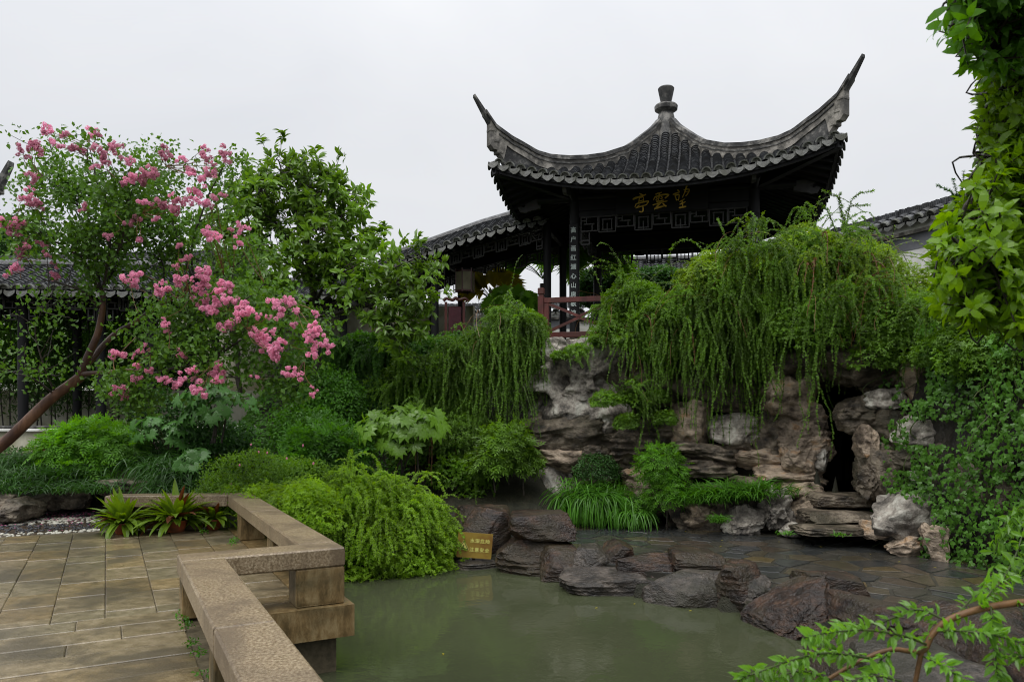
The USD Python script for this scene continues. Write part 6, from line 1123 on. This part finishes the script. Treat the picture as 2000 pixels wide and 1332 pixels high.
# fallen petals on the pebbles and steps
r = np.random.default_rng(140); n = 700; x, y = r.uniform(-8.5, -4.6, n), np.abs(r.normal(0, .9, n)); y = 12.1 - y; k = pip(PEB, x, y); x, y = x[k], y[k]; n = len(x)
fp = thing('fallen_petals', 'pink petals and yellow leaves scattered over the pebble path', 'petals', (-6.5, 11, 0), kind='stuff')
part(fp, 'petals', leaves(np.stack([x, y, np.full(n, .0)], -1), unit(np.c_[r.normal(size=(n, 2)), np.zeros(n)]), np.tile([0, 0, 1.0], (n, 1)), .04 * r.uniform(.6, 1.3, n), .03, KITE), M['petal'])
q = np.array([P(x, y, Y_) for x, y, Y_ in zip(r.uniform(225, 300, 40), r.uniform(905, 945, 40), r.uniform(11.2, 11.9, 40))])
part(fp, 'petals', leaves(np.c_[q[:, :2], ground_z(q[:, 0], q[:, 1]) + .2], unit(np.c_[r.normal(size=(40, 2)), np.zeros(40)]), np.tile([0, 0, 1.0], (40, 1)), .04, .03, KITE), M['petal'])
# small yellow leaves afloat and on the path
fl_ = thing('fallen_leaves', 'small yellow leaves afloat on the pond and lying on the flagstones', 'leaves', (1, 8, -.5), kind='stuff')
a = np.array([P(x, y, (EYE - WATER) * FPX / (y - 800)) + [0, 0, .004] for x, y in [(1168, 1187), (864, 1276), (1352, 1193), (608, 1254), (1158, 1161), (1240, 1180), (1460, 1197), (1180, 1145)]])
b = np.array([P(x, y, (EYE - PATH) * FPX / (y - 800)) + [0, 0, .02] for x, y in [(1412, 1057), (1288, 1031), (1410, 1070), (1700, 1085), (1830, 1112), (1600, 1070), (1520, 1060), (1760, 1100), (1660, 1060), (1340, 1040)]])
a = np.vstack([a, b]); n = len(a); part(fl_, 'leaf', leaves(a, unit(np.c_[r.normal(size=(n, 2)), np.zeros(n)]), np.tile([0, 0, 1.0], (n, 1)), .04, .022, KITE), M['palm_yellow'])

# ------------------------------------------------------------------ magnolia
def big_tree(name, label, base, trunk, boughs, mat, seed, leafL, wid, n_twig, per, spread, nparts, bark='bark_dark', r0=.09, tpl=OVAL, edge=None):
    r = np.random.default_rng(seed); t = thing(name, label, 'tree', base); m, tp = limb(trunk, r0, r0 * .5, 26, 10, .08, seed); part(t, 'trunk', m, M[bark], smooth=50)
    ends = []
    for i, b in enumerate(boughs):
        m, p = limb(b, r0 * .36, .010, 20, 7, .12, seed + i); part(t, 'branch', m, M[bark], smooth=50); ends.append(p)
    tips, dirs = [], []
    for q in range(n_twig):
        p = ends[r.integers(0, len(ends))]; k = r.integers(6, len(p)); o = p[k] + r.normal(size=3) * spread * .5; d = unit(r.normal(size=3) + [0, -.2, .55]); e = o + d * r.uniform(.12, .35)
        if edge is not None and 1000 + FPX * e[0] / e[1] < np.interp(800 - FPX * (e[2] - EYE) / e[1], *edge) + 12: continue
        tips.append(e); dirs.append(d); m, _ = limb([p[k], (o + p[k]) / 2 + r.normal(size=3) * .04, e], .008, .004, 7, 4); part(t, 'twig', m, M[bark])
    tips, dirs = np.array(tips), np.array(dirs); n = len(tips) * per; i = np.repeat(np.arange(len(tips)), per)
    a = rnd_dirs(n, r); a = unit(a - dirs[i] * (a * dirs[i]).sum(1, keepdims=True)); d = unit(a + dirs[i] * r.uniform(.0, .9, (n, 1)) + [0, 0, -.12]); L = leafL * r.uniform(.6, 1.2, n)
    pos = tips[i] - dirs[i] * r.uniform(0, .16, (n, 1)) * (leafL / .17)
    if edge is not None:
        x_, y_ = 1000 + FPX * pos[:, 0] / pos[:, 1], 800 - FPX * (pos[:, 2] - EYE) / pos[:, 1]; k = x_ > np.interp(y_, *edge) + 26 * (noise(pos * 5, 3) - .5) * 2; pos, d, L, i = pos[k], d[k], L[k], i[k]; n = len(pos)
    split_leaves(t, leaves(pos, d, unit(dirs[i] * .9 + [0, -.15, .55] + r.normal(size=(n, 3)) * .25), L, L * wid, tpl), len(tpl[0]), nparts, M[mat])
YM = 13.6
big_tree('magnolia_tree', 'broad evergreen magnolia with leathery leaves before the walkways', P(622, 760, YM), [P(622, 770, YM), P(618, 700, YM), P(614, 620, YM), P(610, 540, YM), P(590, 450, YM), P(575, 380, YM)],
    [[P(614, 600, YM), P(680, 560, 13.4), P(750, 530, 13.2), P(820, 500, 13.1)], [P(612, 560, YM), P(690, 500, 13.6), P(740, 470, 13.6)], [P(610, 540, YM), P(660, 450, 13.6), P(680, 370, 13.6)], [P(600, 480, YM), P(620, 400, 13.5), P(640, 335, 13.5)], [P(590, 450, YM), P(560, 370, 13.6), P(540, 310, 13.6)],
     [P(600, 500, YM), P(540, 440, 13.4), P(490, 380, 13.4), P(465, 360, 13.4)], [P(606, 540, YM), P(540, 500, 13.3), P(480, 470, 13.2), P(440, 450, 13.2)], [P(612, 590, YM), P(550, 560, 13.2), P(490, 560, 13.0), P(450, 540, 13)], [P(614, 600, YM), P(600, 520, 13.0), P(560, 470, 12.9)], [P(614, 590, YM), P(650, 540, 13.0), P(690, 520, 12.9)],
     [P(614, 560, YM), P(600, 430, 14), P(600, 350, 14.1)], [P(590, 450, YM), P(610, 390, 13.4), P(570, 330, 13.3)], [P(614, 620, YM), P(700, 600, 13.1), P(770, 590, 12.9), P(810, 620, 12.8)], [P(614, 610, YM), P(740, 560, 13.0), P(800, 560, 12.9), P(830, 600, 12.8)], [P(600, 500, YM), P(520, 420, 13.2), P(510, 350, 13.2)], [P(614, 640, YM), P(560, 610, 13.0), P(520, 590, 12.9)], [P(614, 560, YM), P(640, 470, 13.1), P(620, 430, 13.0)], [P(680, 560, 13.4), P(760, 640, 12.9), P(790, 655, 12.8)]],
    'magnolia', 150, .165, .44, 760, 13, .38, 300)
big_tree('slender_tree', 'slender dark leafy tree between magnolia and blossoming branches', P(470, 760, 14.4), [P(470, 770, 14.4), P(462, 680, 14.4), P(450, 560, 14.4), P(440, 470, 14.4)], [[P(455, 600, 14.4), P(420, 520, 14.3), P(400, 440, 14.3)], [P(450, 560, 14.4), P(490, 480, 14.3), P(480, 420, 14.3)], [P(450, 580, 14.4), P(400, 560, 14.2), P(370, 510, 14.2)], [P(455, 620, 14.4), P(500, 580, 14.2), P(520, 540, 14.2)]], 'magnolia', 151, .16, .40, 90, 11, .35, 60, r0=.05)

# bright leafed tree at the right edge, close to the camera
YC = 4.6
big_tree('bright_tree', 'bright yellow green leafed tree hanging in from the right edge', P(2300, 1100, YC), [P(2300, 1150, YC), P(2290, 900, YC), P(2260, 600, YC), P(2220, 300, YC), P(2180, 60, YC)],
    [[P(2270, 640, YC), P(2120, 580, 4.5), P(1990, 540, 4.45), P(1900, 545, 4.4), P(1868, 560, 4.4)], [P(2260, 560, YC), P(2120, 480, 4.4), P(1980, 440, 4.3), P(1880, 440, 4.25)], [P(2250, 500, YC), P(2120, 380, 4.5), P(2000, 330, 4.5), P(1930, 300, 4.5)], [P(2240, 420, YC), P(2100, 280, 4.5), P(2000, 210, 4.5), P(1945, 180, 4.5)], [P(2220, 300, YC), P(2100, 180, 4.6), P(2010, 120, 4.6), P(1960, 130, 4.6)],
     [P(2270, 640, YC), P(2150, 620, 4.3), P(2000, 590, 4.2), P(1930, 600, 4.2)], [P(2260, 560, YC), P(2100, 540, 4.8), P(1990, 480, 4.9), P(1920, 470, 4.9)], [P(2250, 480, YC), P(2110, 430, 4.8), P(2000, 390, 4.9), P(1950, 380, 4.9)], [P(2220, 350, YC), P(2080, 250, 4.9), P(1990, 260, 5.0)], [P(2260, 600, YC), P(2080, 500, 4.2), P(1960, 520, 4.15), P(1890, 500, 4.1)]],
    'camphor', 152, .088, .42, 2600, 12, .26, 300, 'bark_dark', .06, LONG, edge=([-50, 60, 150, 210, 315, 368, 395, 447, 525, 595, 630, 650, 670], [2000, 1950, 1902, 1905, 1908, 1888, 1845, 1816, 1812, 1804, 1860, 1945, 2300]))
big_tree('shade_tree', 'darker drooping leafy branch in the top right corner', P(2350, 900, 4.0), [P(2350, 900, 4.0), P(2330, 500, 4.0), P(2280, 100, 4.0), P(2200, -120, 4.0)],
    [[P(2250, 20, 4.0), P(2100, -20, 4.0), P(1980, 0, 4.0), P(1900, 40, 4.0)], [P(2220, -60, 4.0), P(2050, -80, 3.9), P(1940, -40, 3.9), P(1860, 20, 3.9)], [P(2250, 40, 4.0), P(2100, 40, 4.1), P(1990, 50, 4.1), P(1930, 90, 4.1)], [P(2200, -120, 4.0), P(2060, -60, 4.2), P(1960, -20, 4.2)]],
    'camphor_dark', 153, .10, .38, 480, 11, .15, 200, 'bark_dark', .05, LONG, edge=([-200, 0, 60, 100, 145, 160], [1835, 1835, 1818, 1850, 1885, 2300]))

# branch at the lower right, very close
r = np.random.default_rng(160)
nb = thing('foreground_branch', 'leafy brown branch reaching in from the lower right corner close to the lens', 'shrub', P(1990, 1400, 2.9))
def nbr(pts, r0, r1, n=22, mat='stem_brown'):
    m, p = limb(pts, r0, r1, n, 8); part(nb, 'stem', m, M[mat], smooth=50); return p
YN = 2.9
main_ = nbr([P(2120, 1178, 3.0), P(2000, 1176, 2.95), P(1910, 1190, YN), P(1850, 1212, YN), P(1820, 1240, YN), P(1800, 1272, YN), P(1740, 1268, YN), P(1680, 1290, YN), P(1610, 1330, 2.85), P(1560, 1360, 2.8)], .016, .006, 40)
subs = [nbr([P(1800, 1272, YN), P(1790, 1320, YN), P(1775, 1400, YN)], .010, .008), nbr([P(1850, 1212, YN), P(1790, 1190, 2.95), P(1720, 1215, 3.0), P(1650, 1220, 3.0), P(1590, 1240, 3.0)], .005, .002, 26, 'stem_green'),
    nbr([P(1810, 1258, YN), P(1760, 1240, 2.8), P(1690, 1230, 2.75), P(1620, 1235, 2.7), P(1570, 1245, 2.7)], .005, .002, 24, 'stem_green'), nbr([P(1700, 1285, YN), P(1620, 1275, 2.8), P(1560, 1285, 2.75), P(1500, 1305, 2.7), P(1445, 1325, 2.7)], .005, .002, 30, 'stem_green'),
    nbr([P(1740, 1268, YN), P(1710, 1300, 2.85), P(1680, 1340, 2.8)], .004, .002, 16, 'stem_green'), nbr([P(1830, 1232, YN), P(1880, 1232, 2.8), P(1940, 1240, 2.75), P(2010, 1260, 2.7)], .005, .002, 24, 'stem_green'), nbr([P(1910, 1190, YN), P(1940, 1150, 2.95), P(1985, 1120, 3.0)], .005, .002, 18, 'stem_green'),
    nbr([P(1935, 1185, YN), P(1940, 1240, 2.85), P(1950, 1330, 2.8)], .004, .002, 22, 'stem_green'), nbr([P(1800, 1280, YN), P(1840, 1300, 2.8), P(1900, 1340, 2.75)], .004, .002, 16, 'stem_green'), nbr([P(1620, 1325, 2.85), P(1560, 1310, 2.8), P(1500, 1330, 2.8)], .004, .002, 18, 'stem_green'),
    nbr([P(2120, 1320, 2.7), P(2040, 1290, 2.7), P(1975, 1280, 2.7)], .005, .002, 18, 'stem_green'), nbr([P(1960, 1130, 3.0), P(1985, 1080, 3.1), P(2010, 1000, 3.2)], .004, .002, 18, 'stem_green'), nbr([P(1680, 1290, 2.9), P(1640, 1275, 3.0), P(1600, 1262, 3.05)], .004, .002, 14, 'stem_green'),
    nbr([P(1860, 1210, YN), P(1900, 1165, 3.0), P(1930, 1130, 3.05)], .004, .002, 14, 'stem_green'), nbr([P(1760, 1330, 2.8), P(1700, 1320, 2.75), P(1640, 1345, 2.7)], .004, .002, 14, 'stem_green')]
ps, ds = [], []
for p in subs[1:] + [main_]:
    tt = unit(np.gradient(p, axis=0))
    for k in range(2, len(p), 1 if p is not main_ else 3):
        for c in range(3):
            o = rnd_dirs(1, r)[0]; o = unit(o - tt[k] * (o @ tt[k])); ps.append(p[k] + r.normal(size=3) * .006); ds.append(unit(o + tt[k] * .5 + [0, -.1, -.2]))
ps, ds = np.array(ps), np.array(ds); n = len(ps); L = .052 * r.uniform(.55, 1.25, n)
split_leaves(nb, leaves(ps, ds, unit(np.array([0, -.55, .8]) + r.normal(size=(n, 3)) * .4), L, L * .40, OVAL), 7, 300, M['near'])
hg = thing('overhanging_twig', 'pale green twig hanging at the right edge below the ivy', 'shrub', P(2010, 1000, 4.0))
q = smooth_path([P(2060, 980, 4.0), P(2000, 990, 4.0), P(1965, 1020, 4.0), P(1945, 1075, 4.0)], 24); part(hg, 'stem', tube(q, .004, 5), M['stem_green'])
k = np.repeat(np.arange(24), 4); n = len(k); L = .07 * r.uniform(.6, 1.2, n)
split_leaves(hg, leaves(q[k] + r.normal(size=(n, 3)) * .015, unit(np.array([0, 0, -.9]) + r.normal(size=(n, 3)) * .6), unit(np.array([0, -.8, .5]) + r.normal(size=(n, 3)) * .4), L, L * .36, OVAL), 7, n, M['near'])

# ------------------------------------------------------------------ fan palms behind the railing
def palm(label, heads, seed, mat, R=.55):
    r = np.random.default_rng(seed); t = thing('fan_palm', label, 'palm', P(*heads[0]) - [0, 0, 1.2])
    c0 = P(*heads[0]); part(t, 'trunk', limb([c0 + [0, .2, -1.8], c0 + [0, .15, -.8], c0 + [0, .1, -.1]], .09, .07)[0], M['bark_dark'])
    for h in heads:
        c = P(*h)
        for i in range(14):
            an = i * .45 + r.uniform(-.2, .2); d = unit(np.array([math.cos(an), -.35 + .4 * math.sin(an), .35 + .6 * r.random()])); e = c + d * R * .7; n = unit(np.array([0, -1.0, .35]) + r.normal(size=3) * .3); b = unit(np.cross(n, d)); ms = []
            part(t, 'stalk', tube(smooth_path([c, (c + e) / 2 + [0, 0, .04], e], 6), .009, 5), M['stem_green'])
            for k in range(22):
                a = (k - 10.5) * .125; di = d * math.cos(a) + b * math.sin(a); L = R * (1 - .02 * abs(k - 10.5)) * r.uniform(.9, 1.05); bi = unit(np.cross(n, di)); w = .036
                q = np.array([e, e + di * L * .5 + bi * w, e + di * L * .5 - bi * w, e + di * L * .8 + bi * w * .7 + [0, 0, -.03 * L], e + di * L * .8 - bi * w * .7 + [0, 0, -.03 * L], e + di * L + [0, 0, -.18 * L]]); ms.append((q, np.array([[0, 1, 2], [1, 3, 4], [1, 4, 2], [3, 5, 4]])))
            part(t, 'frond', cat(ms), M[mat])
palm('green fan palm seen behind the couplet column of the pavilion', [(1165, 545, 19.8), (1120, 530, 19.6)], 170, 'palm', .75)
palm('green fan palm left of the railing post', [(1060, 545, 19.2)], 171, 'palm', .75)
palm('yellowing fan palm under the climbing walkway roof', [(962, 590, 18.6)], 172, 'palm_yellow', .6)
palm('small green fan palm behind the top of the left jasmine curtain', [(1000, 615, 17.8)], 173, 'palm', .5)

# bamboo in the walkway court
r = np.random.default_rng(180)
for i, px in enumerate([8, 22, 62, 80, 96, 112, 128, 142, 158, 172, 222, 236, 250, 262]):
    q0, q1 = P(px + r.normal(0, 6), 850, 15.6), P(px + r.normal(0, 14), 600, 15.6); q0[2] = .7
    t = thing('bamboo', 'thin dark bamboo stalk in the court behind the garden walkway', 'bamboo', q0, group='bamboo stalks in the walkway court')
    m, p = limb([q0, (q0 + q1) / 2 + [r.normal(0, .05), 0, 0], q1], .016, .008, 14, 6); part(t, 'culm', m, M['bark_dark'])
    n = 620; k = r.integers(5, 14, n); L = .15 * r.uniform(.6, 1.2, n); part(t, 'leaves', leaves(p[k] + r.normal(size=(n, 3)) * [.30, .2, .25], unit(rnd_dirs(n, r) + [0, 0, -.5]), unit(rnd_dirs(n, r) + [0, -.4, .6]), L, L * .16, KITE), M['bamboo_leaf'], kind='stuff')

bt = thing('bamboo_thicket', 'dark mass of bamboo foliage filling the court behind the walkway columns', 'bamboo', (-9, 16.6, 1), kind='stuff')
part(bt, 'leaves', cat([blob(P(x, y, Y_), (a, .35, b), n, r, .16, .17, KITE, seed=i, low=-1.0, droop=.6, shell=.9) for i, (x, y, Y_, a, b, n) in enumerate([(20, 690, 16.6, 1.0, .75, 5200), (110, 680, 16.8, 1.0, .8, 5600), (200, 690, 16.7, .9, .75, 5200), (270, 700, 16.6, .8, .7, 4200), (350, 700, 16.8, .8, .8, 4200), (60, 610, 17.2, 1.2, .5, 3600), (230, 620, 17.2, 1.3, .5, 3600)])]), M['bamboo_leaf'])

# ------------------------------------------------------------------ potted plants on the terrace
def strap(base, d, L, w, bend, r):
    m = 8; p = [base]; d = unit(np.asarray(d, float)); s = unit(np.cross(d, [0, 0, 1.0]))
    for i in range(m - 1): d = unit(d + np.array([0, 0, -bend])); p.append(p[-1] + d * L / (m - 1))
    p = np.array(p); t = unit(np.gradient(p, axis=0)); n = np.cross(s, t); wd = w * np.array([.25, .45, .8, 1.0, 1.0, .8, .5, .03]); c = .30
    v = np.stack([p - s * wd[:, None] + n * (wd * c)[:, None], p, p + s * wd[:, None] + n * (wd * c)[:, None]], 1).reshape(-1, 3); f = grid_faces(m, 3); return v, f
def pot_plant(label, px, py, R, H, n, seed, L, cone):
    Yp = EYE * FPX / (py - 800); c = P(px, py, Yp); r = np.random.default_rng(seed); t = thing('potted_plant', label, 'potted plant', c)
    part(t, 'pot', lathe([(0, .0), (R * .62, .0), (R * .72, .02), (R * .95, H * .8), (R * 1.0, H * .86), (R * 1.08, H * .87), (R * 1.08, H), (R * .98, H), (R * .94, H * .88), (0, H * .86)], c, 28), M['terracotta'], smooth=40)
    part(t, 'soil', lathe([(0, H * .9), (R * .95, H * .89)], c, 20), M['soil'])
    for i in range(n):
        an = r.uniform(0, 6.283); e = r.uniform(.1, 1.0) ** cone; q = c + [math.cos(an) * R * .5 * r.random(), math.sin(an) * R * .5 * r.random(), H * .85]; d = [math.cos(an) * e * 1.3, math.sin(an) * e * 1.3 - .1, 1.05 - .35 * e]
        part(t, 'leaf', strap(q, d, L * r.uniform(.6, 1.15), .036 * r.uniform(.8, 1.35), .04 + .22 * e * r.uniform(.4, 1.4), r), M['potleaf' if r.random() > .1 else 'dead_leaf'])
pot_plant('leftmost potted aspidistra with some brown hanging leaves', 240, 1042, .125, .14, 95, 190, .43, .8)
pot_plant('largest potted aspidistra with yellow green leaves between two others', 343, 1038, .15, .15, 130, 191, .50, .8)
pot_plant('small potted aspidistra in the corner of the far bench', 417, 1033, .12, .135, 56, 192, .36, .8)
